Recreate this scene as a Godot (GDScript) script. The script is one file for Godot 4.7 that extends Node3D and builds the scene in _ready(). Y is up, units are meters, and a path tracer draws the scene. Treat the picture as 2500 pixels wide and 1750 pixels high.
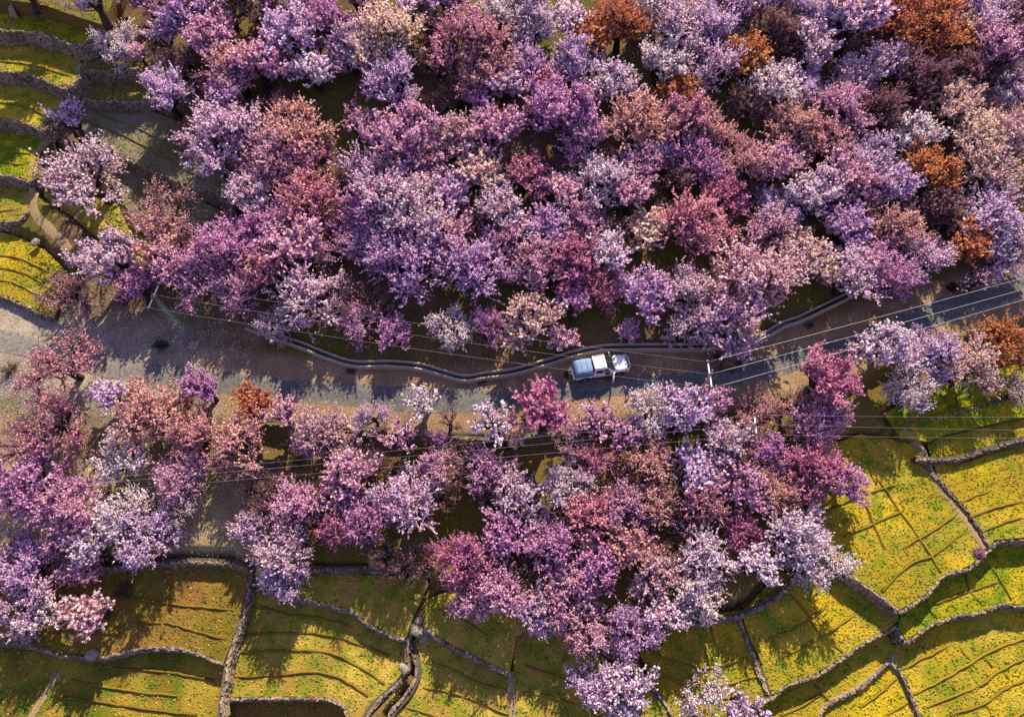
extends Node3D
# An orchard in blossom seen from a drone: x east, z south, y up, metres. The road lies at y = 0.

var M := {}
var NOISE := FastNoiseLite.new()
var NOISE2 := FastNoiseLite.new()
var rng := RandomNumberGenerator.new()
var taken := {}
var FORMS := []
var TINTS := {}
var road_n := PackedVector2Array()
var road_s := PackedVector2Array()
var field_polys := []   # [PackedVector2Array grown, height, bounds]

func _ready() -> void:
	# ---- camera, sky, sun, exposure
	var cam := Camera3D.new()
	cam.name = "camera"
	cam.fov = 53.93
	cam.near = 0.5
	cam.far = 6000.0
	add_child(cam)
	cam.position = Vector3(0, 58, 30.84)
	cam.rotation_degrees = Vector3(-62, 0, 0)
	cam.current = true
	var env := Environment.new()
	env.background_mode = Environment.BG_SKY
	var sky_mat := ProceduralSkyMaterial.new()
	sky_mat.sky_top_color = Color(0.53, 0.54, 0.76)
	sky_mat.sky_horizon_color = Color(0.80, 0.77, 0.79)
	sky_mat.sky_curve = 0.12
	sky_mat.ground_bottom_color = Color(0.30, 0.27, 0.22)
	sky_mat.ground_horizon_color = Color(0.62, 0.60, 0.62)
	sky_mat.sun_angle_max = 30.0
	var sky := Sky.new()
	sky.sky_material = sky_mat
	env.sky = sky
	env.background_energy_multiplier = 0.7
	env.tonemap_mode = Environment.TONE_MAPPER_LINEAR
	env.tonemap_exposure = 2.75
	env.sdfgi_enabled = true
	env.ssao_enabled = true
	env.ssil_enabled = true
	var we := WorldEnvironment.new()
	we.name = "world_environment"
	we.environment = env
	add_child(we)
	var sun := DirectionalLight3D.new()
	sun.name = "sun"
	sun.light_energy = 1.6
	sun.light_color = Color(1.0, 0.92, 0.79)
	sun.light_angular_distance = 0.5
	sun.shadow_enabled = true
	add_child(sun)
	sun.look_at_from_position(Vector3(0, 50, 0), Vector3(0, 50, 0) + Vector3(-0.22, -0.80, 1.0), Vector3.UP)

	rng.seed = 20240417
	NOISE.seed = 11
	NOISE.frequency = 0.05
	NOISE.fractal_octaves = 4
	NOISE2.seed = 5
	NOISE2.frequency = 0.45
	NOISE2.fractal_octaves = 3
	make_materials()
	read_road()
	# ---- the setting
	make_fields()
	make_ground()
	make_road()
	make_walls()
	make_channel()
	# ---- the trees
	make_forms()
	make_trees()
	# ---- things
	make_poles()
	make_pickup()
	make_people()
	make_drains()
	make_rocks()
	make_shrubs()
	make_cover()


# ------------------------------------------------------------------ helpers
func lin(r: float, g: float, b: float) -> Color:
	return Color(r, g, b).linear_to_srgb()

func mat(r: float, g: float, b: float, rough := 0.9, metal := 0.0) -> StandardMaterial3D:
	var m := StandardMaterial3D.new()
	m.albedo_color = lin(r, g, b)
	m.roughness = rough
	m.metallic = metal
	m.metallic_specular = 0.35
	return m

func noise_tex(freq: float, octaves: int, lo: Color, mid: Color, hi: Color, sd: int, size := 1024) -> NoiseTexture2D:
	var n := FastNoiseLite.new()
	n.seed = sd
	n.frequency = freq
	n.fractal_octaves = octaves
	n.noise_type = FastNoiseLite.TYPE_SIMPLEX_SMOOTH
	var t := NoiseTexture2D.new()
	t.width = size
	t.height = size
	t.seamless = true
	t.noise = n
	var g := Gradient.new()
	g.offsets = PackedFloat32Array([0.0, 0.5, 1.0])
	g.colors = PackedColorArray([lo, mid, hi])
	t.color_ramp = g
	return t

func tri_mat(m: StandardMaterial3D, tex: Texture2D, metres: float, bump: Texture2D = null, cm := 0.0) -> void:
	m.albedo_texture = tex
	m.uv1_triplanar = true
	m.uv1_world_triplanar = true
	m.uv1_scale = Vector3.ONE / metres
	if bump:
		m.heightmap_enabled = true
		m.heightmap_texture = bump
		m.heightmap_scale = cm

func make_materials() -> void:
	var grain := noise_tex(0.035, 5, Color(0.45, 0.44, 0.40), Color(0.80, 0.79, 0.76), Color(1, 1, 1), 3)
	var grass := noise_tex(0.05, 5, Color(0.58, 0.55, 0.36), Color(0.88, 0.87, 0.74), Color(1, 1, 0.94), 7)
	var bumps := noise_tex(0.06, 5, Color.BLACK, Color(0.5, 0.5, 0.5), Color.WHITE, 9)
	for k in ["ground", "field"]:
		var m := mat(1, 1, 1, 0.95)
		m.vertex_color_use_as_albedo = true
		m.metallic_specular = 0.15
		tri_mat(m, grain if k == "ground" else grass, 7.0 if k == "ground" else 5.0, bumps, 5.0)
		M[k] = m
	M.asphalt = mat(1, 1, 1, 0.9)
	M.asphalt.vertex_color_use_as_albedo = true
	tri_mat(M.asphalt, noise_tex(0.02, 6, Color(0.62, 0.60, 0.58), Color(0.86, 0.86, 0.86), Color(1, 1, 1), 21), 9.0, bumps, 0.8)
	M.path = mat(0.36, 0.27, 0.15, 0.95)
	tri_mat(M.path, grain, 4.0, bumps, 5.0)
	M.stone = mat(1, 1, 1, 0.9)
	M.stone.vertex_color_use_as_albedo = true
	tri_mat(M.stone, grain, 1.5, bumps, 2.0)
	M.core = mat(0.06, 0.05, 0.04, 0.95)
	M.concrete = mat(0.50, 0.43, 0.33, 0.9)
	tri_mat(M.concrete, noise_tex(0.03, 5, Color(0.40, 0.38, 0.35), Color(0.80, 0.79, 0.77), Color(1, 1, 1), 31), 3.0, bumps, 0.7)
	M.water = mat(0.02, 0.03, 0.03, 0.08)
	M.water.metallic_specular = 0.5
	M.bark = mat(0.055, 0.038, 0.03, 0.95)
	tri_mat(M.bark, grain, 0.8, bumps, 2.0)
	M.twig = mat(0.13, 0.075, 0.08, 0.9)
	M.steel = mat(0.07, 0.11, 0.125, 0.6, 0.1)
	M.pole = mat(0.16, 0.15, 0.14, 0.8)
	M.arm = mat(0.45, 0.45, 0.45, 0.5, 0.4)
	M.insulator = mat(0.10, 0.03, 0.06, 0.2)
	M.shaded_wire = mat(0.20, 0.17, 0.19, 0.6, 0.1)  # same metal as M.wire; weaker light on these spans put into colour
	M.wire = mat(0.34, 0.33, 0.33, 0.5, 0.2)
	M.rack = mat(0.62, 0.62, 0.62, 0.4)
	M.paint = mat(0.56, 0.57, 0.58, 0.25)
	M.paint.clearcoat_enabled = true
	M.paint.clearcoat = 0.7
	M.paint.clearcoat_roughness = 0.06
	M.tarp = mat(0.13, 0.235, 0.36, 0.6)
	tri_mat(M.tarp, noise_tex(0.012, 4, Color(0.72, 0.74, 0.78), Color(0.9, 0.9, 0.92), Color(1, 1, 1), 41), 2.0, bumps, 1.0)
	M.glass = mat(0.012, 0.014, 0.018, 0.06)
	M.glass.metallic_specular = 0.5
	M.tyre = mat(0.02, 0.02, 0.02, 0.85)
	M.rim = mat(0.55, 0.55, 0.56, 0.3, 0.8)
	M.trim = mat(0.03, 0.03, 0.03, 0.6)
	M.chrome = mat(0.6, 0.6, 0.62, 0.2, 0.9)
	M.lamp_glass = mat(0.7, 0.7, 0.72, 0.1)
	M.tail_red = mat(0.4, 0.01, 0.01, 0.2)
	M.seat = mat(0.10, 0.03, 0.03, 0.8)
	M.body = mat(1, 1, 1, 0.85)
	M.body.vertex_color_use_as_albedo = true
	M.leaf = mat(1, 1, 1, 0.85)
	M.leaf.vertex_color_use_as_albedo = true
	M.leaf.cull_mode = BaseMaterial3D.CULL_DISABLED
	M.leaf.backlight_enabled = true
	M.leaf.backlight = lin(0.4, 0.4, 0.3)
	M.pit = mat(0.012, 0.014, 0.016, 0.7)
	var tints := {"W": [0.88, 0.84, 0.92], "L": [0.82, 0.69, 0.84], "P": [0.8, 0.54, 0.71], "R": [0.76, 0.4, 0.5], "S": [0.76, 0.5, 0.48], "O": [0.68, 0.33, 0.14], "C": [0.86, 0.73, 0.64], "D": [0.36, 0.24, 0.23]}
	for k in tints:
		var variants := []
		for j in 3:
			var m := mat(1, 1, 1, 0.8)
			var c: Array = tints[k]
			m.albedo_color = lin(c[0] * [1.0, 1.06, 0.92][j], c[1] * [1.0, 1.12, 0.84][j], c[2] * [1.0, 1.0, 1.0][j])
			m.metallic_specular = 0.2
			m.vertex_color_use_as_albedo = true
			m.cull_mode = BaseMaterial3D.CULL_DISABLED
			m.backlight_enabled = true
			m.backlight = lin(0.9, 0.9, 0.9)
			variants.append(m)
		TINTS[k] = variants

func numbered(called: String) -> String:
	if not taken.has(called):
		taken[called] = 0
		return called
	taken[called] += 1
	return "%s_%03d" % [called, taken[called]]

func tag(o: Node3D, label: String, category: String, group := "") -> void:
	o.set_meta("label", label)
	o.set_meta("category", category)
	if group != "":
		o.set_meta("group", group)

func thing(called: String, label: String, category: String, at := Vector3.ZERO, turn := 0.0, group := "") -> Node3D:
	var o := Node3D.new()
	o.name = numbered(called)
	add_child(o)
	o.position = at
	o.rotation.y = turn
	tag(o, label, category, group)
	return o

func part(called: String, mesh: Mesh, m: Material, parent: Node, label := "") -> MeshInstance3D:
	var o := MeshInstance3D.new()
	o.name = numbered(called) if parent == self else called
	o.mesh = mesh
	if m:
		o.material_override = m
	parent.add_child(o, true)
	if label != "":
		o.set_meta("label", label)
	return o

func struct(called: String, mesh: Mesh, m: Material) -> MeshInstance3D:
	var o := part(called, mesh, m, self)
	o.set_meta("kind", "structure")
	return o

func new_st() -> SurfaceTool:
	var st := SurfaceTool.new()
	st.begin(Mesh.PRIMITIVE_TRIANGLES)
	return st

# closed triangles, turned outside out by their signed volume, added to a SurfaceTool
func put(st: SurfaceTool, t: PackedVector3Array, smooth := false, c := Color.WHITE) -> void:
	var vol := 0.0
	var o := t[0]
	for i in range(0, t.size(), 3):
		vol += (t[i] - o).dot((t[i + 1] - o).cross(t[i + 2] - o))
	st.set_smooth_group(0 if smooth else -1)
	st.set_color(c)
	for i in range(0, t.size(), 3):
		st.add_vertex(t[i])
		if vol > 0.0:
			st.add_vertex(t[i + 2])
			st.add_vertex(t[i + 1])
		else:
			st.add_vertex(t[i + 1])
			st.add_vertex(t[i + 2])

# sheet of triangles that faces `towards`
func sheet(st: SurfaceTool, t: PackedVector3Array, towards: Vector3, smooth := true, c := Color.WHITE) -> void:
	st.set_smooth_group(0 if smooth else -1)
	st.set_color(c)
	for i in range(0, t.size(), 3):
		var n := (t[i + 2] - t[i]).cross(t[i + 1] - t[i])
		st.add_vertex(t[i])
		if n.dot(towards) >= 0.0:
			st.add_vertex(t[i + 1])
			st.add_vertex(t[i + 2])
		else:
			st.add_vertex(t[i + 2])
			st.add_vertex(t[i + 1])

func done(st: SurfaceTool) -> ArrayMesh:
	st.generate_normals()
	return st.commit()

func loft(rings: Array, capped := true) -> PackedVector3Array:
	var t := PackedVector3Array()
	var n: int = rings[0].size()
	for k in rings.size() - 1:
		var a: PackedVector3Array = rings[k]
		var b: PackedVector3Array = rings[k + 1]
		for i in n:
			var j := (i + 1) % n
			t.append_array([a[i], a[j], b[i], a[j], b[j], b[i]])
	if capped:
		for e in [0, rings.size() - 1]:
			var r: PackedVector3Array = rings[e]
			var mid := Vector3.ZERO
			for p in r:
				mid += p
			mid /= n
			for i in n:
				if e == 0:
					t.append_array([mid, r[(i + 1) % n], r[i]])
				else:
					t.append_array([mid, r[i], r[(i + 1) % n]])
	return t

func tube(pts: PackedVector3Array, radii: PackedFloat32Array, sides: int) -> PackedVector3Array:
	var rings := []
	var side := Vector3.ZERO
	for k in pts.size():
		var d := (pts[mini(k + 1, pts.size() - 1)] - pts[maxi(k - 1, 0)]).normalized()
		if side == Vector3.ZERO:
			side = d.cross(Vector3.UP if absf(d.y) < 0.9 else Vector3.RIGHT).normalized()
		side = (side - d * side.dot(d)).normalized()
		var up := side.cross(d)
		var ring := PackedVector3Array()
		for i in sides:
			var a := TAU * i / sides
			ring.append(pts[k] + (side * cos(a) + up * sin(a)) * radii[k])
		rings.append(ring)
	return loft(rings)

func bar(a: Vector3, b: Vector3, r: float, sides := 6) -> PackedVector3Array:
	return tube(PackedVector3Array([a, b]), PackedFloat32Array([r, r]), sides)

func box(c: Vector3, s: Vector3, bevel := 0.0) -> PackedVector3Array:
	var h := s / 2.0
	if bevel <= 0.0:
		var r := []
		for y in [-h.y, h.y]:
			r.append(PackedVector3Array([c + Vector3(-h.x, y, -h.z), c + Vector3(h.x, y, -h.z), c + Vector3(h.x, y, h.z), c + Vector3(-h.x, y, h.z)]))
		return loft(r)
	var rr := []
	for e in [[-h.y, bevel], [-h.y + bevel, 0.0], [h.y - bevel, 0.0], [h.y, bevel]]:
		rr.append(round_rect(c + Vector3(0, e[0], 0), h.x - e[1], h.z - e[1], bevel))
	return loft(rr)

func round_rect(c: Vector3, hx: float, hz: float, b: float) -> PackedVector3Array:
	return PackedVector3Array([c + Vector3(-hx + b, 0, -hz), c + Vector3(hx - b, 0, -hz), c + Vector3(hx, 0, -hz + b), c + Vector3(hx, 0, hz - b), c + Vector3(hx - b, 0, hz), c + Vector3(-hx + b, 0, hz), c + Vector3(-hx, 0, hz - b), c + Vector3(-hx, 0, -hz + b)])

func one(called: String, t: PackedVector3Array, m: Material, parent: Node, smooth := false, label := "") -> MeshInstance3D:
	var st := new_st()
	put(st, t, smooth)
	return part(called, done(st), m, parent, label)

func pairs(a: Array) -> PackedVector2Array:
	var p := PackedVector2Array()
	for i in range(0, a.size(), 2):
		p.append(Vector2(a[i], a[i + 1]))
	return p

func resample(p: PackedVector2Array, step: float) -> PackedVector2Array:
	# a rounded line through the points, with a point about every `step` metres
	var c := Curve2D.new()
	for i in p.size():
		var t := (p[mini(i + 1, p.size() - 1)] - p[maxi(i - 1, 0)]) / 6.0
		c.add_point(p[i], -t, t)
	c.bake_interval = step / 3.0
	var n := maxi(2, int(c.get_baked_length() / step) + 1)
	var out := PackedVector2Array()
	for i in n:
		out.append(c.sample_baked(c.get_baked_length() * i / (n - 1)))
	return out

func lerp_line(p: PackedVector2Array, x: float) -> float:
	if x <= p[0].x:
		return p[0].y
	for i in p.size() - 1:
		if x <= p[i + 1].x:
			return lerpf(p[i].y, p[i + 1].y, (x - p[i].x) / (p[i + 1].x - p[i].x))
	return p[p.size() - 1].y

func read_road() -> void:
	road_n = pairs([-56.87, -3.77, -48.87, -3.32, -38.23, -0.69, -30.77, 0.73, -23.56, 1.79, -16.67, 2.38, -11.19, 2.84, -7.09, 3.13, 0, 3.21, 4.35, 2.51, 10.25, 1.79, 17.04, 1.2, 23.92, -0.3, 29.79, -1.84, 37.62, -5.16, 51.17, -10.06, 60.73, -13.52])
	road_s = pairs([-56.02, -1.62, -47.99, -0.74, -37.49, 2, -30.23, 3.17, -24.88, 3.87, -19.74, 4.48, -15.01, 4.8, -10.28, 5.37, -5.65, 5.49, 0, 5.25, 4.43, 4.52, 9.43, 3.87, 16.77, 3.38, 23.47, 2.34, 33.85, -1.18, 41.54, -3.64, 50.04, -6.76, 59.42, -10.21])

func road_z(x: float) -> float:
	return (lerp_line(road_n, x) + lerp_line(road_s, x)) / 2.0

func base_height(x: float, z: float) -> float:
	var d := z - road_z(clampf(x, -60, 60))
	if d < -4.0:
		var e := -4.0 - d
		return 0.19 * minf(e, 60) + 0.05 * maxf(0, minf(e, 300) - 60)
	if d < 2.6:
		return 0.0
	var m := smoothstep(-26.0, -20.0, x)
	return -1.1 * m * smoothstep(3.4, 4.0, d) - (1 - m) * 0.4 * smoothstep(2.6, 8.0, d) - 0.12 * minf(maxf(0, d - 3.4), 60)

# the height of what lies on top: a field if there is one, else the open ground
func land(x: float, z: float) -> float:
	var best := -1e9
	for f in field_polys:
		if (f[3] as Rect2).has_point(Vector2(x, z)) and Geometry2D.is_point_in_polygon(Vector2(x, z), f[2]):
			best = maxf(best, f[1])
	return best if best > -1e8 else base_height(x, z)

# ------------------------------------------------------------------ the setting
func make_ground() -> void:
	var xs := PackedFloat32Array()
	var zs := PackedFloat32Array()
	for e in [[xs, -66.0, 66.0], [zs, -62.0, 46.0]]:
		var low := PackedFloat32Array()
		var v: float = e[1]
		var s := 1.0
		while v > -2500.0:
			v -= s
			s *= 1.35
			low.append(v)
		low.reverse()
		var a: PackedFloat32Array = low
		v = e[1]
		while v <= e[2]:
			a.append(v)
			v += 0.45
		s = 1.0
		while v < 2500.0:
			a.append(v)
			v += s
			s *= 1.35
		if e[1] == -66.0:
			xs = a
		else:
			zs = a
	var nx := xs.size()
	var nz := zs.size()
	var v := PackedVector3Array()
	var c := PackedColorArray()
	for k in nz:
		for i in nx:
			var x := xs[i]
			var z := zs[k]
			var y := base_height(x, z) + 0.06 * NOISE2.get_noise_2d(x, z) * (1.0 if absf(z - road_z(clampf(x, -60, 60))) > 2.4 else 0.0)
			for f in field_polys:
				if (f[4] as Rect2).has_point(Vector2(x, z)) and Geometry2D.is_point_in_polygon(Vector2(x, z), f[0]):
					y = minf(y, f[1] - 0.45)
			v.append(Vector3(x, y, z))
			c.append(soil(x, z))
	var idx := PackedInt32Array()
	for k in nz - 1:
		for i in nx - 1:
			var a := k * nx + i
			idx.append_array([a, a + 1, a + nx, a + 1, a + nx + 1, a + nx])
	var n := PackedVector3Array()
	n.resize(v.size())
	for k in nz:
		for i in nx:
			var dx := v[k * nx + mini(i + 1, nx - 1)] - v[k * nx + maxi(i - 1, 0)]
			var dz := v[mini(k + 1, nz - 1) * nx + i] - v[maxi(k - 1, 0) * nx + i]
			n[k * nx + i] = dz.cross(dx).normalized()
	var arr := []
	arr.resize(Mesh.ARRAY_MAX)
	arr[Mesh.ARRAY_VERTEX] = v
	arr[Mesh.ARRAY_NORMAL] = n
	arr[Mesh.ARRAY_COLOR] = c
	arr[Mesh.ARRAY_INDEX] = idx
	var mesh := ArrayMesh.new()
	mesh.add_surface_from_arrays(Mesh.PRIMITIVE_TRIANGLES, arr)
	struct("ground", mesh, M.ground)

func soil(x: float, z: float) -> Color:
	var d := z - road_z(clampf(x, -60, 60))
	var n := NOISE.get_noise_2d(x * 1.6, z * 1.6)
	var n2 := NOISE2.get_noise_2d(x + 50, z)
	var litter := Color(0.19, 0.125, 0.075) * (1.0 + 0.5 * n2)
	var moss := Color(0.13, 0.13, 0.028)
	var c := litter.lerp(moss, clampf(0.25 + n * 1.6 + n2 * 0.5, 0, 1))
	if d > 3.0:
		c = Color(0.19, 0.13, 0.055).lerp(Color(0.17, 0.145, 0.03), clampf(0.5 + n * 1.6, 0, 1))
	var verge := 1.0 - smoothstep(2.6, 4.2, absf(d))
	c = c.lerp(Color(0.30, 0.215, 0.14) * (1.0 + 0.4 * n2 + 0.3 * n), verge)
	var sand := smoothstep(-23.0, -36.0, x) * (1.0 - smoothstep(2.5, 8.0, absf(d - 0.5)))
	c = c.lerp(Color(0.34, 0.31, 0.265) * (1.0 + 0.45 * n2 + 0.3 * n), sand)
	# the bare earth around the lower left trees
	var tan_patch := smoothstep(-16.0, -22.0, x) * smoothstep(5.0, 9.0, d) * (1.0 - smoothstep(15.0, 19.0, d))
	c = c.lerp(Color(0.37, 0.305, 0.185) * (1.0 + 0.45 * n2 + 0.3 * n), tan_patch * 0.85)
	c.a = 1.0
	return c

func field_color(kind: String, x: float, z: float) -> Color:
	var n := clampf(0.5 + NOISE.get_noise_2d(x * 3.0, z * 3.0) * 1.5, 0, 1)
	var n3 := clampf(0.45 + NOISE.get_noise_2d(x * 1.7 + 90.0, z * 1.7) * 2.2, 0, 1)
	var n2 := clampf(0.5 + NOISE2.get_noise_2d(x * 1.3, z * 1.3) * 1.2, 0, 1)
	var gold := Color(0.46, 0.355, 0.024)
	var straw := Color(0.45, 0.34, 0.085)
	var green := Color(0.12, 0.21, 0.012)
	var brown := Color(0.19, 0.115, 0.045)
	var c := gold
	match kind:
		"gold":
			c = gold.lerp(straw, n * 0.7).lerp(Color(0.24, 0.185, 0.025), 0.65 * n3).lerp(green, clampf(0.75 * n2 * n2 + 0.5 * (n - 0.55), 0, 0.8))
		"green":
			c = gold.lerp(green, clampf(0.35 + 0.8 * (n2 - 0.35) + 0.4 * n, 0, 1))
		"mixed":
			c = straw.lerp(brown, n * 0.45 + n3 * 0.3).lerp(green, clampf(n2 * 1.3 - 0.35, 0, 0.7))
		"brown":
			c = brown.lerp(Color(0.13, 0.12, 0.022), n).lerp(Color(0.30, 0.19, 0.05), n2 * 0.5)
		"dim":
			c = Color(0.17, 0.12, 0.03).lerp(Color(0.09, 0.15, 0.015), n2).lerp(Color(0.34, 0.25, 0.05), clampf(n * 1.4 - 0.5, 0, 0.8))  # lower left field darkened: its shade is put into this colour
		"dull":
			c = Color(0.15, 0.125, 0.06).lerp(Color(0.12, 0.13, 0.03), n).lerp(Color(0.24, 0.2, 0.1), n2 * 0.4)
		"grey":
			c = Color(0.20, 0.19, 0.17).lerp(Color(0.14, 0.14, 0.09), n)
	return c

func make_fields() -> void:
	for f in fields_data():
		var poly := pairs(f[3])
		var ring := PackedVector2Array()
		var closed := poly.duplicate()
		closed.append(poly[0])
		for i in closed.size() - 1:
			var steps := maxi(1, int(closed[i].distance_to(closed[i + 1]) / 0.45))
			for k in steps:
				ring.append(closed[i].lerp(closed[i + 1], float(k) / steps))
		var bounds := Rect2(ring[0], Vector2.ZERO)
		for p in ring:
			bounds = bounds.expand(p)
		var grown: PackedVector2Array = Geometry2D.offset_polygon(poly, 0.5)[0]
		field_polys.append([grown, f[2], ring, bounds, bounds.grow(0.8)])
		var pts := ring.duplicate()
		var x := bounds.position.x
		while x < bounds.end.x:
			var z := bounds.position.y
			while z < bounds.end.y:
				var q := Vector2(x + rng.randf_range(-0.12, 0.12), z + rng.randf_range(-0.12, 0.12))
				if Geometry2D.is_point_in_polygon(q, ring):
					var near := false
					for p in ring:
						if p.distance_squared_to(q) < 0.05:
							near = true
							break
					if not near:
						pts.append(q)
				z += 0.5
			x += 0.5
		var tris := Geometry2D.triangulate_delaunay(pts)
		var st := new_st()
		st.set_smooth_group(0)
		for i in range(0, tris.size(), 3):
			var a := pts[tris[i]]
			var b := pts[tris[i + 1]]
			var cc := pts[tris[i + 2]]
			if not Geometry2D.is_point_in_polygon((a + b + cc) / 3.0, ring):
				continue
			if (b - a).cross(cc - a) < 0:
				var s := b
				b = cc
				cc = s
			for p in [a, b, cc]:
				st.set_color(field_color(f[1], p.x, p.y))
				st.add_vertex(Vector3(p.x, f[2] + 0.05 * NOISE2.get_noise_2d(p.x, p.y), p.y))
		# the earth side of the terrace, down into the ground
		st.set_smooth_group(-1)
		st.set_color(Color(0.16, 0.11, 0.05))
		var turned := Geometry2D.is_polygon_clockwise(ring)
		for i in ring.size():
			var a := ring[i]
			var b := ring[(i + 1) % ring.size()]
			if turned:
				var s := a
				a = b
				b = s
			var ya: float = f[2] + 0.05 * NOISE2.get_noise_2d(a.x, a.y)
			var yb: float = f[2] + 0.05 * NOISE2.get_noise_2d(b.x, b.y)
			for p in [Vector3(a.x, ya, a.y), Vector3(b.x, f[2] - 2.0, b.y), Vector3(b.x, yb, b.y), Vector3(a.x, ya, a.y), Vector3(a.x, f[2] - 2.0, a.y), Vector3(b.x, f[2] - 2.0, b.y)]:
				st.add_vertex(p)
		var field := struct(f[0], done(st), M.field)
		for r in f[4]:
			part("ridge", ridge_mesh(resample(pairs(r), 0.5), f[2], f[1]), M.field, field)

func ridge_mesh(p: PackedVector2Array, y: float, kind: String) -> ArrayMesh:
	var rings := []
	for i in p.size():
		var d := (p[mini(i + 1, p.size() - 1)] - p[maxi(i - 1, 0)]).normalized()
		var s := Vector2(-d.y, d.x)
		var e := minf(1.0, minf(i, p.size() - 1 - i) * 0.5 + 0.3)
		var h := (0.17 + 0.12 * NOISE2.get_noise_2d(p[i].x * 2, p[i].y * 2)) * e
		var w := 0.13 + 0.06 * NOISE2.get_noise_2d(p[i].x, p[i].y + 70)
		var q := p[i] + s * 0.09 * NOISE2.get_noise_2d(p[i].x * 2 + 30, p[i].y)
		var ring := PackedVector3Array()
		for u in [[-1.0, -0.15], [-0.45, 0.75], [0.1, 1.0], [0.6, 0.6], [1.0, -0.15]]:
			ring.append(Vector3(q.x + s.x * w * u[0], y + h * u[1], q.y + s.y * w * u[0]))
		rings.append(ring)
	var st := new_st()
	var base := field_color(kind, p[0].x, p[0].y)
	put(st, loft(rings), true, base.lerp(Color(0.16, 0.105, 0.035), 0.65))  # earth brown, darkened so the ridge carries its shadow line in colour
	return done(st)

func strip(p: PackedVector2Array, w: float, y: float, lift: float, follow := false) -> ArrayMesh:
	var st := new_st()
	var t := PackedVector3Array()
	var last := []
	for i in p.size():
		var d := (p[mini(i + 1, p.size() - 1)] - p[maxi(i - 1, 0)]).normalized()
		var s := Vector2(-d.y, d.x)
		var ww := w * (1.0 + 0.25 * NOISE2.get_noise_2d(p[i].x, p[i].y))
		var row := []
		for u in [-1.0, -0.5, 0.0, 0.5, 1.0]:
			var q: Vector2 = p[i] + s * ww * u
			var yy := (land(q.x, q.y) if follow else y) + lift - (0.05 if absf(u) == 1.0 else 0.0)
			row.append(Vector3(q.x, yy, q.y))
		if i > 0:
			for k in 4:
				t.append_array([last[k], last[k + 1], row[k], last[k + 1], row[k + 1], row[k]])
		last = row
	sheet(st, t, Vector3.UP)
	return done(st)

func make_road() -> void:
	var st := new_st()
	var t := PackedVector3Array()
	var last := []
	var x := -75.0
	while x <= 75.0:
		var a := lerp_line(road_n, x) + 0.22 * NOISE2.get_noise_2d(x * 1.5, 0)
		var b := lerp_line(road_s, x) + 0.22 * NOISE2.get_noise_2d(x * 1.5, 40)
		var row := []
		for k in 13:
			var u := k / 12.0
			row.append(Vector3(x, 0.012 + 0.05 * sin(PI * u), lerpf(a, b, u)))
		row.push_front(Vector3(x, -0.1, a - 0.15))
		row.append(Vector3(x, -0.1, b + 0.15))
		if last.size():
			for k in row.size() - 1:
				t.append_array([last[k], last[k + 1], row[k], last[k + 1], row[k + 1], row[k]])
		last = row
		x += 0.4
	st.set_smooth_group(0)
	for i in range(0, t.size(), 3):
		var flip := (t[i + 2] - t[i]).cross(t[i + 1] - t[i]).y < 0.0
		for k in ([0, 2, 1] if flip else [0, 1, 2]):
			var p := t[i + k]
			var u := (p.z - lerp_line(road_n, p.x)) / maxf(0.5, lerp_line(road_s, p.x) - lerp_line(road_n, p.x))
			var dust := clampf(absf(u - 0.5) * 2.0 + 0.55 * NOISE2.get_noise_2d(p.x * 1.6, p.z * 1.6) + 0.3 * NOISE.get_noise_2d(p.x * 2.5, p.z * 6.0), 0, 1)
			var c := Color(0.085, 0.093, 0.096).lerp(Color(0.115, 0.115, 0.11), clampf(0.5 + NOISE.get_noise_2d(p.x, p.z * 8.0) * 2.0, 0, 1))
			c = c.lerp(Color(0.185, 0.175, 0.165), smoothstep(-22.0, -40.0, p.x) * 0.7)
			c = c.lerp(Color(0.29, 0.215, 0.145), smoothstep(0.82, 1.05, dust) * 0.8)
			st.set_color(c)
			st.add_vertex(p)
	struct("road", done(st), M.asphalt)
	for p in paths_data():
		struct(p[0], strip(resample(pairs(p[3]), 0.6), p[2], p[1], 0.05, p[1] < -90.0), M[p[4]])

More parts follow.
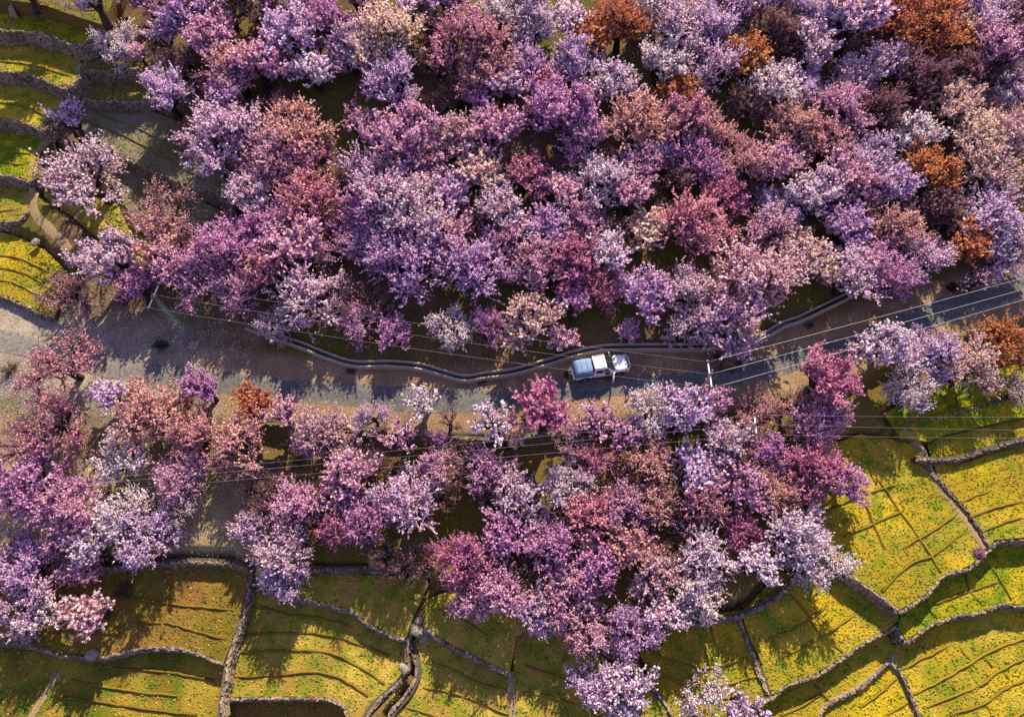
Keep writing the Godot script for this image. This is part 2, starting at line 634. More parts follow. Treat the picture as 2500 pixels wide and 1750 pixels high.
# dry stone wall: rows of rough stones before a core, the lower side on the right hand of its run
func make_walls() -> void:
	for w in walls_data():
		var p := resample(pairs(w[3]), 0.35)
		var top: float = w[1]
		var drop: float = w[2]
		var tone: float = w[4]
		var o := thing("stone_wall", w[0], "wall", Vector3(p[0].x, top - drop, p[0].y), 0.0, "dry stone walls of the terraces")
		var org := o.position
		var st := new_st()
		var core := []
		for i in p.size():
			var d := (p[mini(i + 1, p.size() - 1)] - p[maxi(i - 1, 0)]).normalized()
			var s := Vector2(-d.y, d.x)
			var ring := PackedVector3Array()
			for u in [[-0.2, -0.25], [-0.2, drop - 0.10], [0.06, drop - 0.10], [0.16, -0.25]]:
				ring.append(Vector3(p[i].x + s.x * u[0], top - drop + u[1], p[i].y + s.y * u[0]) - org)
			core.append(ring)
		put(st, loft(core))
		part("core", done(st), M.core, o)
		st = new_st()
		var length := 0.0
		for i in p.size() - 1:
			length += p[i].distance_to(p[i + 1])
		var rows := maxi(1, int(round(drop / 0.15)))
		var ci := Curve2D.new()
		for q in p:
			ci.add_point(q)
		for r in rows + 1:
			var crown := r == rows
			for side in [1]:
				var at := rng.randf_range(0.0, 0.2)
				while at < length:
					var ln := rng.randf_range(0.13, 0.34)
					var q := ci.sample_baked(at)
					var q2 := ci.sample_baked(minf(at + 0.1, length))
					var d := (q2 - q).normalized() if q2 != q else (p[p.size() - 1] - p[p.size() - 2]).normalized()
					var s := Vector2(-d.y, d.x)
					var up: float = top - drop + drop * (r + 0.5) / rows if not crown else top + rng.randf_range(-0.05, 0.06)
					var off: float = 0.17 + 0.07 * (1.0 - float(r) / rows) if not crown else 0.10
					off += rng.randf_range(-0.05, 0.06) + 0.10 * NOISE2.get_noise_2d(q.x * 1.4, q.y * 1.4)
					if rng.randf() < (0.16 if crown else 0.05):
						at += ln * 0.92
						continue
					var c := Vector3(q.x + s.x * off, up, q.y + s.y * off) - org
					var g := rng.randf_range(0.6, 1.7) * tone * (0.95 + 0.5 * NOISE2.get_noise_2d(q.x * 0.8, q.y * 0.8))
					var warm := rng.randf()
					var col := Color(0.27, 0.24, 0.20).lerp(Color(0.30, 0.22, 0.14), warm) * g
					if rng.randf() < 0.05:
						col = Color(0.38, 0.35, 0.31) * tone
					put(st, stone(c, Vector3(ln * 0.52, (drop / rows if not crown else 0.13) * rng.randf_range(0.42, 0.62), rng.randf_range(0.07, 0.13)), atan2(-d.y, d.x)), false, col)
					at += ln * 0.92
		var stones := part("stones", done(st), M.stone, o)
		stones.set_meta("kind", "stuff")

func stone(c: Vector3, h: Vector3, turn: float) -> PackedVector3Array:
	var b := Basis(Vector3.UP, turn) * Basis(Vector3.RIGHT, rng.randf_range(-0.2, 0.2))
	var r := []
	for y in [-1.0, 1.0]:
		var ring := PackedVector3Array()
		for e in [[-1, -1], [1, -1], [1, 1], [-1, 1]]:
			ring.append(c + b * Vector3(e[0] * h.x * rng.randf_range(0.7, 1.0), y * h.y * rng.randf_range(0.75, 1.0), e[1] * h.z * rng.randf_range(0.7, 1.0)))
		r.append(ring)
	return loft(r)

func swept(p: PackedVector2Array, profile: Array, y: float) -> PackedVector3Array:
	var rings := []
	for i in p.size():
		var d := (p[mini(i + 1, p.size() - 1)] - p[maxi(i - 1, 0)]).normalized()
		var s := Vector2(-d.y, d.x)
		var ring := PackedVector3Array()
		for u in profile:
			ring.append(Vector3(p[i].x + s.x * u[0], y + u[1], p[i].y + s.y * u[0]))
		rings.append(ring)
	return loft(rings)

func make_channel() -> void:
	var p := resample(pairs([-25.23, -3.25, -21.53, -1.87, -19.5, -1.12, -17.48, -0.21, -14.68, 0.74, -11.28, 0.74, -8.51, 1.03, -6.45, 1.67, -4.37, 2.25, -2.36, 1.92, 0, 1.58, 3.02, 0.65, 5.7, -0.29, 8.4, -0.9, 11.85, -1.03, 16.2, -1.03, 18.74, -1.16, 21.07, -1.34, 23.92, -2.35, 25.86, -3.48, 27.36, -4.02, 29.49, -5.08, 31.97, -6.34, 34.4, -7.57]), 0.6)
	var o := thing("water_channel", "pale concrete irrigation channel with two raised kerbs running along the orchard side of the road", "channel")
	one("near_kerb", swept(p, [[0.19, -0.3], [0.19, 0.48], [0.21, 0.5], [0.32, 0.5], [0.34, 0.48], [0.40, -0.3]], 0.0), M.concrete, o, false)
	one("far_kerb", swept(p, [[-0.34, -0.3], [-0.33, 0.51], [-0.31, 0.53], [-0.21, 0.53], [-0.19, 0.51], [-0.19, -0.3]], 0.0), M.concrete, o, false)
	one("bed", swept(p, [[-0.188, -0.3], [-0.188, 0.05], [0.188, 0.05], [0.188, -0.3]], 0.0), M.concrete, o, false)
	one("water", swept(p, [[-0.186, 0.06], [-0.186, 0.2], [0.186, 0.2], [0.186, 0.06]], 0.0), M.water, o, false)

# ------------------------------------------------------------------ trees
class Petals:
	var v := PackedVector3Array()
	var n := PackedVector3Array()
	var c := PackedColorArray()
	var i := PackedInt32Array()
	func add(p: Vector3, nn: Vector3, size: float, spin: float, col: Color) -> void:
		var a := nn.cross(Vector3(0.3, 0.2, 0.9)).normalized()
		var b := nn.cross(a)
		var u := (a * cos(spin) + b * sin(spin)) * size
		var w := (b * cos(spin) - a * sin(spin)) * size * 0.8
		var k := v.size()
		v.append(p - u)
		v.append(p - w)
		v.append(p + u * 0.9)
		v.append(p + w)
		n.append(nn)
		n.append(nn)
		n.append(nn)
		n.append(nn)
		c.append(col)
		c.append(col)
		c.append(col)
		c.append(col)
		i.append_array([k, k + 2, k + 1, k, k + 3, k + 2])
	func mesh() -> ArrayMesh:
		var arr := []
		arr.resize(Mesh.ARRAY_MAX)
		arr[Mesh.ARRAY_VERTEX] = v
		arr[Mesh.ARRAY_NORMAL] = n
		arr[Mesh.ARRAY_COLOR] = c
		arr[Mesh.ARRAY_INDEX] = i
		var m := ArrayMesh.new()
		m.add_surface_from_arrays(Mesh.PRIMITIVE_TRIANGLES, arr)
		return m

func rand_dir() -> Vector3:
	var y := rng.randf_range(-1, 1)
	var a := rng.randf() * TAU
	var r := sqrt(1 - y * y)
	return Vector3(r * cos(a), y, r * sin(a))

func limb_path(start: Vector3, dir: Vector3, length: float, bend: Vector3, n: int, wobble: float) -> PackedVector3Array:
	var p := PackedVector3Array([start])
	var d := dir.normalized()
	for i in n:
		d = (d + bend / n + rand_dir() * wobble).normalized()
		p.append(p[i] + d * length / n)
	return p

func along(p: PackedVector3Array, t: float) -> Vector3:
	var f := clampf(t, 0, 1) * (p.size() - 1)
	var i := mini(int(f), p.size() - 2)
	return p[i].lerp(p[i + 1], f - i)

func tapered(p: PackedVector3Array, a: float, b: float) -> PackedFloat32Array:
	var r := PackedFloat32Array()
	for i in p.size():
		r.append(lerpf(a, b, float(i) / (p.size() - 1)))
	return r

func raw(st: SurfaceTool, t: PackedVector3Array) -> void:
	for x in t:
		st.add_vertex(x)

func blossoms(f: Petals, p: PackedVector3Array, from: float, per_metre: float, size: float, spread: float) -> void:
	var length := 0.0
	for i in p.size() - 1:
		length += p[i].distance_to(p[i + 1])
	for k in int(length * per_metre * (1.0 - from) + rng.randf()):
		var t := from + (1.0 - from) * rng.randf()
		var off := rand_dir()
		var q := along(p, t) + off * spread * sqrt(rng.randf()) * (1.15 - 0.6 * t)
		var nn := (off + rand_dir() * 0.9 + Vector3(0, 0.35, 0)).normalized()
		var pick := rng.randf()
		var g := rng.randf_range(0.78, 1.06)
		var col := Color(g, g, g)
		if pick > 0.78:
			col = Color(0.27, 0.13, 0.30) * g  # dark buds, and the shade of crown gaps painted into petals
		elif pick > 0.725:
			col = Color(1.0, 0.68, 0.36) * g
		elif pick > 0.68:
			col = Color(0.40, 0.24, 0.20) * g
		elif pick > 0.46:
			col = Color(1.0, 0.74, 0.92) * g
		col.a = 1.0
		f.add(q, nn, size * rng.randf_range(0.65, 1.25), rng.randf() * TAU, col)

func make_forms() -> void:
	for s in forms_data():
		FORMS.append(grow(s))

func grow(s: Dictionary) -> Dictionary:
	var wood := new_st()
	var fine := new_st()
	var f := Petals.new()
	wood.set_smooth_group(0)
	fine.set_smooth_group(0)
	var R: float = s.R
	var up: float = s.up
	var trunk := limb_path(Vector3(0, -0.4, 0), Vector3(s.lean, 1, s.lean * 0.4), s.trunk + 0.4, Vector3(-s.lean * 1.4, 0.3, 0), 5, 0.16)
	raw(wood, tube(trunk, tapered(trunk, 0.075 * R + 0.05, 0.055 * R + 0.03), 8))
	var top := trunk[trunk.size() - 1]
	for i in s.limbs:
		var az: float = TAU * (i + rng.randf_range(-0.3, 0.3)) / s.limbs + s.seed
		var e := deg_to_rad(rng.randf_range(s.e0, s.e1))
		var reach: float = R * rng.randf_range(0.5, 0.72) * (1.0 + s.lop * cos(az))
		var d := Vector3(cos(az) * cos(e), sin(e), sin(az) * cos(e))
		var from := along(trunk, rng.randf_range(0.82, 1.0))
		var lp := limb_path(from, d, reach, Vector3(0, s.bend, 0), 5, 0.2)
		raw(wood, tube(lp, tapered(lp, 0.042 * R + 0.02, 0.018 * R + 0.008), 6))
		for j in s.branches:
			var t: float = 0.25 + 0.75 * (j + rng.randf()) / s.branches
			var ld := (lp[lp.size() - 1] - lp[0]).normalized()
			var bd := (ld * 0.65 + rand_dir() * 0.85 + Vector3(0, up * 0.5 + 0.15, 0)).normalized()
			var bp := limb_path(along(lp, t), bd, R * rng.randf_range(0.26, 0.5) * (1.2 - 0.45 * t), Vector3(0, s.bend * 0.8, 0), 4, 0.22)
			raw(wood, tube(bp, tapered(bp, 0.012 * R + 0.008, 0.005 * R + 0.004), 4))
			if s.dens > 0.0:
				blossoms(f, bp, 0.5, s.dens * 0.6, s.size, 0.16)
			for k in s.twigs:
				var tt: float = 0.2 + 0.8 * (k + rng.randf()) / s.twigs
				var td := (bd * 0.6 + rand_dir() * 0.6 + Vector3(0, up, 0)).normalized()
				var tp := limb_path(along(bp, tt), td, R * rng.randf_range(0.12, 0.30), Vector3(0, s.bend, 0), 3, 0.15)
				raw(fine, tube(tp, tapered(tp, 0.019, 0.007), 3))
				blossoms(f, tp, 0.1, s.dens, s.size, s.spread * 0.6)
				for q in s.shoots:
					var sd := (td * 0.8 + rand_dir() * 0.42 + Vector3(0, up * 0.7 + 0.1, 0)).normalized()
					var sp := limb_path(along(tp, rng.randf_range(0.2, 1.0)), sd, R * rng.randf_range(0.10, 0.25), Vector3(0, s.bend * 0.5, 0), 2, 0.08)
					raw(fine, tube(sp, tapered(sp, 0.011, 0.006), 3))
					blossoms(f, sp, 0.0, s.dens * 1.2, s.size, s.spread * 0.42)
	var mid := Vector3.ZERO
	for x in f.v:
		mid += x
	mid /= maxi(1, f.v.size())
	var far := PackedFloat32Array()
	for x in range(0, f.v.size(), 9):
		far.append(Vector2(f.v[x].x - mid.x, f.v[x].z - mid.z).length())
	far.sort()
	return {"trunk": done(wood), "twigs": done(fine), "blossom": f.mesh(), "mid": mid, "r": far[int(far.size() * 0.9)], "n": f.v.size() / 4}

func make_trees() -> void:
	# [label, tint, form, crown centre x, ground height, crown centre z, crown radius, crown height over the ground]
	var protos := []
	for k in FORMS.size():
		protos.append(null)
	var n := 0
	for t in trees_data():
		var form: Dictionary = FORMS[t[2]]
		var root: Node3D
		if protos[t[2]] == null:
			root = thing("blossom_tree", t[0], "tree", Vector3.ZERO, 0.0, "blossoming orchard trees")
			part("trunk", form.trunk, M.bark, root)
			part("twigs", form.twigs, M.twig, root)
			part("blossom", form.blossom, null, root)
			protos[t[2]] = root
		else:
			root = (protos[t[2]] as Node3D).duplicate()
			root.name = numbered("blossom_tree")
			add_child(root)
			tag(root, t[0], "tree", "blossoming orchard trees")
		var s: float = t[6] / form.r
		var sy: float = t[7] / form.mid.y
		sy = lerpf(sy, s, 0.4)
		var b := Basis(Vector3.UP, rng.randf() * TAU).scaled_local(Vector3(s, sy, s))
		root.basis = b
		var shift: Vector3 = b * Vector3(form.mid.x, 0, form.mid.z)
		root.position = Vector3(t[3] - shift.x, t[4], t[5] - shift.z)
		(root.get_node("blossom") as MeshInstance3D).material_override = TINTS[t[1]][n % 3]
		n += 1

# ------------------------------------------------------------------ poles and wires
func wire(called: String, label: String, a: Vector3, b: Vector3, sag: float, thick: float, group: String) -> void:
	var p := PackedVector3Array()
	for i in 25:
		var t := i / 24.0
		p.append(a.lerp(b, t) - Vector3(0, sag * 4 * t * (1 - t), 0) - a)
	var o := one(called, tube(p, tapered(p, thick, thick), 6), M.wire if thick > 0.01 else M.shaded_wire, self, true)
	o.position = a
	tag(o, label, "wire", group)

func insulator(parent: Node, at: Vector3) -> void:
	var rings := []
	for e in [[0.0, 0.03], [0.03, 0.07], [0.07, 0.07], [0.09, 0.045], [0.12, 0.075], [0.16, 0.07], [0.2, 0.03]]:
		var ring := PackedVector3Array()
		for i in 10:
			ring.append(at + Vector3(cos(TAU * i / 10) * e[1], e[0], sin(TAU * i / 10) * e[1]))
		rings.append(ring)
	one("insulator", loft(rings), M.insulator, parent, true)

func make_poles() -> void:
	var q: Dictionary = {"lattice": Vector3(-30.01, 0.00, -1.40), "lattice_turn": 3.009, "lattice_arm": 1.25,
		"plain": [["concrete power pole south of the road with a crossarm over the white blossoms", Vector3(15.58, -0.21, 5.95), 0.008, 8.86, 1.15], ["second power pole lower down carrying the pale crossarm of the lower line", Vector3(19.31, -1.58, 9.25), -0.066, 8.03, 0.84]],
		"wires": [
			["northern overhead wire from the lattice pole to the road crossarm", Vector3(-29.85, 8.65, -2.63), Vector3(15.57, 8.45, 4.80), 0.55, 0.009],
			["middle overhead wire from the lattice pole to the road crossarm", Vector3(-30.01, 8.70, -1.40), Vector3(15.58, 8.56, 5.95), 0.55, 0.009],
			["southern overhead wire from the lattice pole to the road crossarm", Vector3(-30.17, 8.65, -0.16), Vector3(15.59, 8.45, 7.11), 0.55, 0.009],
			["northern overhead wire over the road towards the right edge", Vector3(15.57, 8.45, 4.80), Vector3(55.40, 8.40, -6.83), 0.25, 0.013],
			["middle overhead wire over the road towards the right edge", Vector3(15.58, 8.56, 5.95), Vector3(54.92, 8.40, -5.69), 0.25, 0.013],
			["southern overhead wire over the road towards the right edge", Vector3(15.59, 8.45, 7.11), Vector3(54.52, 8.40, -4.73), 0.25, 0.013],
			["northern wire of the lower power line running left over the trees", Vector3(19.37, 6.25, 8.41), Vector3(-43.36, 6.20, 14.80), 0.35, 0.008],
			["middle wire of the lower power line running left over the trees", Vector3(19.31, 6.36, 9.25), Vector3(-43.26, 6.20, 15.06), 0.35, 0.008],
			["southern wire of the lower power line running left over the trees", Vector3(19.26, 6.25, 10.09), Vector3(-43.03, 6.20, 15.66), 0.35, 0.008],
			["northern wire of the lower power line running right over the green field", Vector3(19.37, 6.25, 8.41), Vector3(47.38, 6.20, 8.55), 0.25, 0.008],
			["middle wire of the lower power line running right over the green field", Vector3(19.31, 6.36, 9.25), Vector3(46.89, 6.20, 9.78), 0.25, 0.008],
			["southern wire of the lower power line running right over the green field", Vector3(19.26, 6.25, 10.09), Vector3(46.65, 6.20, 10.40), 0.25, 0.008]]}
	# the lattice pole
	var base: Vector3 = q.lattice
	var o := thing("lattice_pole", "grey-blue steel lattice pole with a crossarm at the left of the road", "power pole", base, q.lattice_turn)
	var st := new_st()
	var H := 8.5
	for sx in [-1, 1]:
		for sz in [-1, 1]:
			put(st, tube(PackedVector3Array([Vector3(sx * 0.32, -0.3, sz * 0.32), Vector3(sx * 0.09, H, sz * 0.09)]), PackedFloat32Array([0.038, 0.026]), 5))
	part("legs", done(st), M.steel, o)
	st = new_st()
	for k in 14:
		var y0 := H * k / 14.0
		var y1 := H * (k + 1) / 14.0
		var w0 := lerpf(0.32, 0.09, y0 / H)
		var w1 := lerpf(0.32, 0.09, y1 / H)
		var z := 1 if k % 2 == 0 else -1
		for sd in [-1, 1]:
			put(st, bar(Vector3(-w0 * z, y0, sd * w0), Vector3(w1 * z, y1, sd * w1), 0.018, 4))
			put(st, bar(Vector3(sd * w0, y0, -w0 * z), Vector3(sd * w1, y1, w1 * z), 0.018, 4))
			put(st, bar(Vector3(-w1, y1, sd * w1), Vector3(w1, y1, sd * w1), 0.014, 4))
			put(st, bar(Vector3(sd * w1, y1, -w1), Vector3(sd * w1, y1, w1), 0.014, 4))
	part("bracing", done(st), M.steel, o)
	one("foundation", box(Vector3(0, 0.05, 0), Vector3(0.9, 0.3, 0.9), 0.04), M.concrete, o)
	one("crossarm", box(Vector3(0, H - 0.1, 0), Vector3(0.1, 0.1, q.lattice_arm * 2.0 + 0.3), 0.012), M.steel, o)
	insulator(o, Vector3(0, H, 0))
	for z in [-1, 1]:
		insulator(o, Vector3(0, H - 0.05, z * q.lattice_arm))
	# the two plain poles
	for e in q.plain:
		var pole := thing("power_pole", e[0], "power pole", e[1], e[2], "plain power poles")
		var hh: float = e[3]
		one("post", tube(PackedVector3Array([Vector3(0, -0.4, 0), Vector3(0, hh - 0.05, 0)]), PackedFloat32Array([0.12, 0.07]), 10), M.pole, pole, true)
		one("crossarm", box(Vector3(0, hh - 0.22, 0), Vector3(0.11, 0.11, e[4] * 2.0 + 0.3), 0.012), M.arm, pole)
		st = new_st()
		for z in [-1, 1]:
			put(st, bar(Vector3(0.07, hh - 0.25, z * 0.5), Vector3(0.07, hh - 0.8, 0), 0.02, 4))
		part("brace", done(st), M.arm, pole)
		insulator(pole, Vector3(0, hh - 0.05, 0))
		for z in [-1, 1]:
			insulator(pole, Vector3(0, hh - 0.17, z * e[4]))
	for w in q.wires:
		wire("power_line_wire", w[0], w[1], w[2], w[3], w[4], "wires of the two power lines")

# ------------------------------------------------------------------ the pickup
func prism_ring(y: float, x0: float, x1: float, hw0: float, hw1: float, b: float) -> PackedVector3Array:
	# a rounded outline seen from above: rear end x0 of half width hw0, front end x1 of half width hw1
	return PackedVector3Array([Vector3(x0 + b, y, -hw0), Vector3((x0 + x1) / 2, y, -(hw0 + hw1) / 2 - 0.02), Vector3(x1 - b, y, -hw1), Vector3(x1 - b * 0.3, y, -hw1 + b * 0.4), Vector3(x1, y, -hw1 + b), Vector3(x1 + 0.03, y, 0), Vector3(x1, y, hw1 - b), Vector3(x1 - b * 0.3, y, hw1 - b * 0.4), Vector3(x1 - b, y, hw1), Vector3((x0 + x1) / 2, y, (hw0 + hw1) / 2 + 0.02), Vector3(x0 + b, y, hw0), Vector3(x0 + b * 0.3, y, hw0 - b * 0.4), Vector3(x0, y, hw0 - b), Vector3(x0 - 0.01, y, 0), Vector3(x0, y, -hw0 + b), Vector3(x0 + b * 0.3, y, -hw0 + b * 0.4)])

func pane(called: String, a: Vector3, b: Vector3, c: Vector3, d: Vector3, m: Material, parent: Node, proud: Vector3, label := "") -> MeshInstance3D:
	var i := -proud * 0.03
	return one(called, loft([PackedVector3Array([a + proud, b + proud, c + proud, d + proud]), PackedVector3Array([a + i, b + i, c + i, d + i])]), m, parent, false, label)

func make_pickup() -> void:
	var o := thing("pickup_truck", "white double cab pickup with blue covered bed, roof rack and open driver door", "pickup truck", Vector3(8.08, 0.03, 1.30), 0.186)
	# lower body from sill to waist, in three runs: bed, cab, bonnet
	one("bed_side", loft([prism_ring(0.50, -2.52, -0.86, 0.84, 0.86, 0.08), prism_ring(0.62, -2.56, -0.83, 0.875, 0.885, 0.09), prism_ring(0.98, -2.56, -0.83, 0.875, 0.885, 0.09), prism_ring(1.02, -2.54, -0.85, 0.85, 0.86, 0.08)]), M.paint, o, true)
	one("cab_body", loft([prism_ring(0.42, -0.82, 1.10, 0.84, 0.84, 0.03), prism_ring(0.55, -0.82, 1.12, 0.885, 0.885, 0.03), prism_ring(1.0, -0.82, 1.14, 0.885, 0.875, 0.03), prism_ring(1.06, -0.80, 1.16, 0.85, 0.84, 0.05)]), M.paint, o, true)
	one("bonnet", loft([prism_ring(0.48, 1.125, 2.42, 0.86, 0.80, 0.22), prism_ring(0.62, 1.14, 2.50, 0.885, 0.83, 0.26), prism_ring(0.92, 1.15, 2.46, 0.875, 0.80, 0.30), prism_ring(1.06, 1.16, 2.28, 0.80, 0.70, 0.32), prism_ring(1.12, 1.18, 2.00, 0.66, 0.55, 0.26)]), M.paint, o, true)
	one("roof", loft([prism_ring(1.07, -0.80, 1.16, 0.82, 0.82, 0.06), prism_ring(1.60, -0.70, 0.44, 0.68, 0.67, 0.08), prism_ring(1.70, -0.62, 0.30, 0.62, 0.61, 0.12), prism_ring(1.73, -0.45, 0.14, 0.46, 0.45, 0.12)]), M.paint, o, true)
	var cover := one("bed_cover", loft([prism_ring(1.00, -2.56, -0.86, 0.865, 0.87, 0.10), prism_ring(1.28, -2.46, -0.84, 0.80, 0.80, 0.14), prism_ring(1.52, -2.30, -0.83, 0.70, 0.72, 0.18), prism_ring(1.60, -2.10, -0.84, 0.55, 0.60, 0.2), prism_ring(1.62, -1.90, -0.86, 0.35, 0.40, 0.15)]), M.tarp, o, true, "blue cover over the bed")
	var seams := new_st()
	for x in [-1.32, -1.85]:
		put(seams, tube(PackedVector3Array([Vector3(x, 1.03, -0.885), Vector3(x, 1.29, -0.825), Vector3(x, 1.53, -0.725), Vector3(x, 1.635, -0.45), Vector3(x, 1.65, 0), Vector3(x, 1.635, 0.45), Vector3(x, 1.53, 0.725), Vector3(x, 1.29, 0.825), Vector3(x, 1.03, 0.885)]), tapered(PackedVector3Array([Vector3.ZERO, Vector3.ZERO, Vector3.ZERO, Vector3.ZERO, Vector3.ZERO, Vector3.ZERO, Vector3.ZERO, Vector3.ZERO, Vector3.ZERO]), 0.022, 0.022), 5), true)
	part("hoop", done(seams), M.tarp, cover)
	# glass
	pane("windscreen", Vector3(1.12, 1.10, -0.75), Vector3(1.12, 1.10, 0.75), Vector3(0.40, 1.63, 0.60), Vector3(0.40, 1.63, -0.60), M.glass, o, Vector3(0.05, 0.06, 0))
	pane("rear_window", Vector3(-0.79, 1.14, -0.66), Vector3(-0.79, 1.14, 0.66), Vector3(-0.71, 1.55, 0.58), Vector3(-0.71, 1.55, -0.58), M.glass, o, Vector3(-0.02, 0.0, 0))
	for z in [-1, 1]:
		pane("side_window", Vector3(-0.66, 1.13, z * 0.815), Vector3(0.02, 1.13, z * 0.825), Vector3(0.02, 1.54, z * 0.705), Vector3(-0.58, 1.54, z * 0.70), M.glass, o, Vector3(0, 0.012, z * 0.035))
		if z == -1:
			pane("side_window", Vector3(0.10, 1.13, z * 0.825), Vector3(0.86, 1.13, z * 0.825), Vector3(0.46, 1.54, z * 0.705), Vector3(0.10, 1.54, z * 0.705), M.glass, o, Vector3(0, 0.012, z * 0.035))
	# the open doorway of the driver, with the seat behind it, and the door swung out
	pane("doorway", Vector3(0.10, 0.55, 0.875), Vector3(1.0, 0.55, 0.875), Vector3(0.46, 1.54, 0.70), Vector3(0.10, 1.54, 0.70), M.trim, o, Vector3(0, 0.004, 0.024))
	one("seat", box(Vector3(0.42, 0.93, 0.80), Vector3(0.5, 0.5, 0.26), 0.06), M.seat, o)
	var door := Node3D.new()
	door.name = "door"
	o.add_child(door)
	door.position = Vector3(1.02, 0, 0.885)
	door.rotation.y = deg_to_rad(72)
	one("door_panel", loft([prism_ring(0.5, -0.95, 0.0, 0.035, 0.035, 0.02), prism_ring(0.9, -0.96, 0.0, 0.05, 0.05, 0.02), prism_ring(1.08, -0.95, 0.0, 0.045, 0.045, 0.02)]), M.paint, door, true)
	var fr := new_st()
	put(fr, bar(Vector3(-0.93, 1.06, 0), Vector3(-0.90, 1.55, -0.02), 0.028))
	put(fr, bar(Vector3(-0.90, 1.55, -0.02), Vector3(-0.52, 1.55, -0.02), 0.026))
	put(fr, bar(Vector3(-0.52, 1.55, -0.02), Vector3(-0.06, 1.06, 0), 0.026))
	part("window_frame", done(fr), M.paint, door)
	one("handle", box(Vector3(-0.82, 0.92, 0.06), Vector3(0.16, 0.035, 0.04), 0.01), M.trim, door)
	var dh := new_st()
	put(dh, box(Vector3(-0.55, 0.93, 0.905), Vector3(0.16, 0.035, 0.03), 0.008))
	part("handle", done(dh), M.trim, o)
	# wheels with arches
	for x in [-1.62, 1.62]:
		for z in [-1, 1]:
			one("arch", lathe([[0.06, 0.0], [0.46, 0.0], [0.48, 0.03], [0.46, 0.045], [0.06, 0.045]], Vector3(x, 0.44, z * 0.86), z), M.trim, o)
			var tyre := one("wheel", lathe([[0.20, -0.10], [0.34, -0.11], [0.375, -0.08], [0.38, 0.0], [0.375, 0.08], [0.34, 0.11], [0.20, 0.10]], Vector3(x, 0.38, z * 0.83), z), M.tyre, o, true)
			one("rim", lathe([[0.02, 0.075], [0.06, 0.10], [0.09, 0.07], [0.20, 0.085], [0.225, 0.105], [0.225, 0.06], [0.02, 0.05]], Vector3(x, 0.38, z * 0.83), z), M.rim, tyre, false)
	# front: bull bar, grille, lamps; rear: bumper and lamps
	var bb := new_st()
	for y in [0.55, 0.78, 1.0]:
		put(bb, tube(PackedVector3Array([Vector3(2.35, y, -0.86), Vector3(2.58, y, -0.7), Vector3(2.68, y, -0.35), Vector3(2.70, y, 0.0), Vector3(2.68, y, 0.35), Vector3(2.58, y, 0.7), Vector3(2.35, y, 0.86)]), PackedFloat32Array([0.03, 0.03, 0.03, 0.03, 0.03, 0.03, 0.03]), 7), true)
	for z in [-0.35, 0.35]:
		put(bb, bar(Vector3(2.68, 0.45, z), Vector3(2.68, 1.02, z), 0.03))
	part("bull_bar", done(bb), M.chrome, o)
	one("grille", box(Vector3(2.50, 0.76, 0), Vector3(0.06, 0.22, 0.9), 0.02), M.trim, o)
	one("front_bumper", box(Vector3(2.47, 0.50, 0), Vector3(0.16, 0.2, 1.5), 0.04), M.trim, o)
	one("rear_bumper", box(Vector3(-2.62, 0.52, 0), Vector3(0.14, 0.16, 1.5), 0.03), M.chrome, o)
	for z in [-1, 1]:
		one("headlight", box(Vector3(2.36, 0.84, z * 0.66), Vector3(0.22, 0.16, 0.24), 0.05), M.lamp_glass, o)
		one("tail_light", box(Vector3(-2.555, 0.82, z * 0.83), Vector3(0.05, 0.3, 0.11), 0.015), M.tail_red, o)
		one("mirror", box(Vector3(1.02, 1.20, z * 1.03), Vector3(0.10, 0.17, 0.2), 0.03), M.paint, o)
		one("step", box(Vector3(0.15, 0.36, z * 0.92), Vector3(1.7, 0.05, 0.14), 0.015), M.trim, o)
	# roof rack: two rails with feet, four slats along the roof, crossbars
	var rk := Node3D.new()
	rk.name = "roof_rack"
	o.add_child(rk)
	var feet := new_st()
	for z in [-0.62, 0.62]:
		for x in [-0.52, 0.02, 0.30]:
			put(feet, bar(Vector3(x, 1.62, z), Vector3(x, 1.87, z * 1.03), 0.025))
	part("feet", done(feet), M.trim, rk)
	for z in [-1, 1]:
		one("rail", tube(PackedVector3Array([Vector3(-0.74, 1.84, z * 0.62), Vector3(-0.70, 1.88, z * 0.64), Vector3(0.28, 1.88, z * 0.64), Vector3(0.32, 1.84, z * 0.62)]), PackedFloat32Array([0.026, 0.026, 0.026, 0.026]), 7), M.rack, rk, true)
	for x in [-0.70, 0.28]:
		one("crossbar", box(Vector3(x, 1.88, 0), Vector3(0.12, 0.05, 1.28), 0.015), M.rack, rk)
	for z in [-0.42, -0.14, 0.14, 0.42]:
		one("slat", box(Vector3(-0.21, 1.885, z), Vector3(0.9, 0.035, 0.15), 0.01), M.rack, rk)
	var wp := new_st()
	for z in [-0.3, 0.35]:
		put(wp, bar(Vector3(1.10, 1.17, z), Vector3(0.86, 1.39, z + 0.28), 0.012, 4))
	part("wiper", done(wp), M.trim, o)

func lathe(prof: Array, at: Vector3, z: float) -> PackedVector3Array:
	# [radius, offset outwards along z] turned round the axle
	var rings := []
	for k in 25:
		var a := TAU * k / 24.0
		var ring := PackedVector3Array()
		for p in prof:
			ring.append(at + Vector3(cos(a) * p[0], sin(a) * p[0], z * p[1]))
		rings.append(ring)
	return loft(rings, false)

# ------------------------------------------------------------------ people
func capsule(p: Vector3, b: Array) -> float:
	var a: Vector3 = b[0]
	var ab: Vector3 = b[1] - a
	var t := clampf((p - a).dot(ab) / maxf(ab.length_squared(), 1e-6), 0, 1)
	return p.distance_to(a + ab * t) - lerpf(b[2], b[3], t)

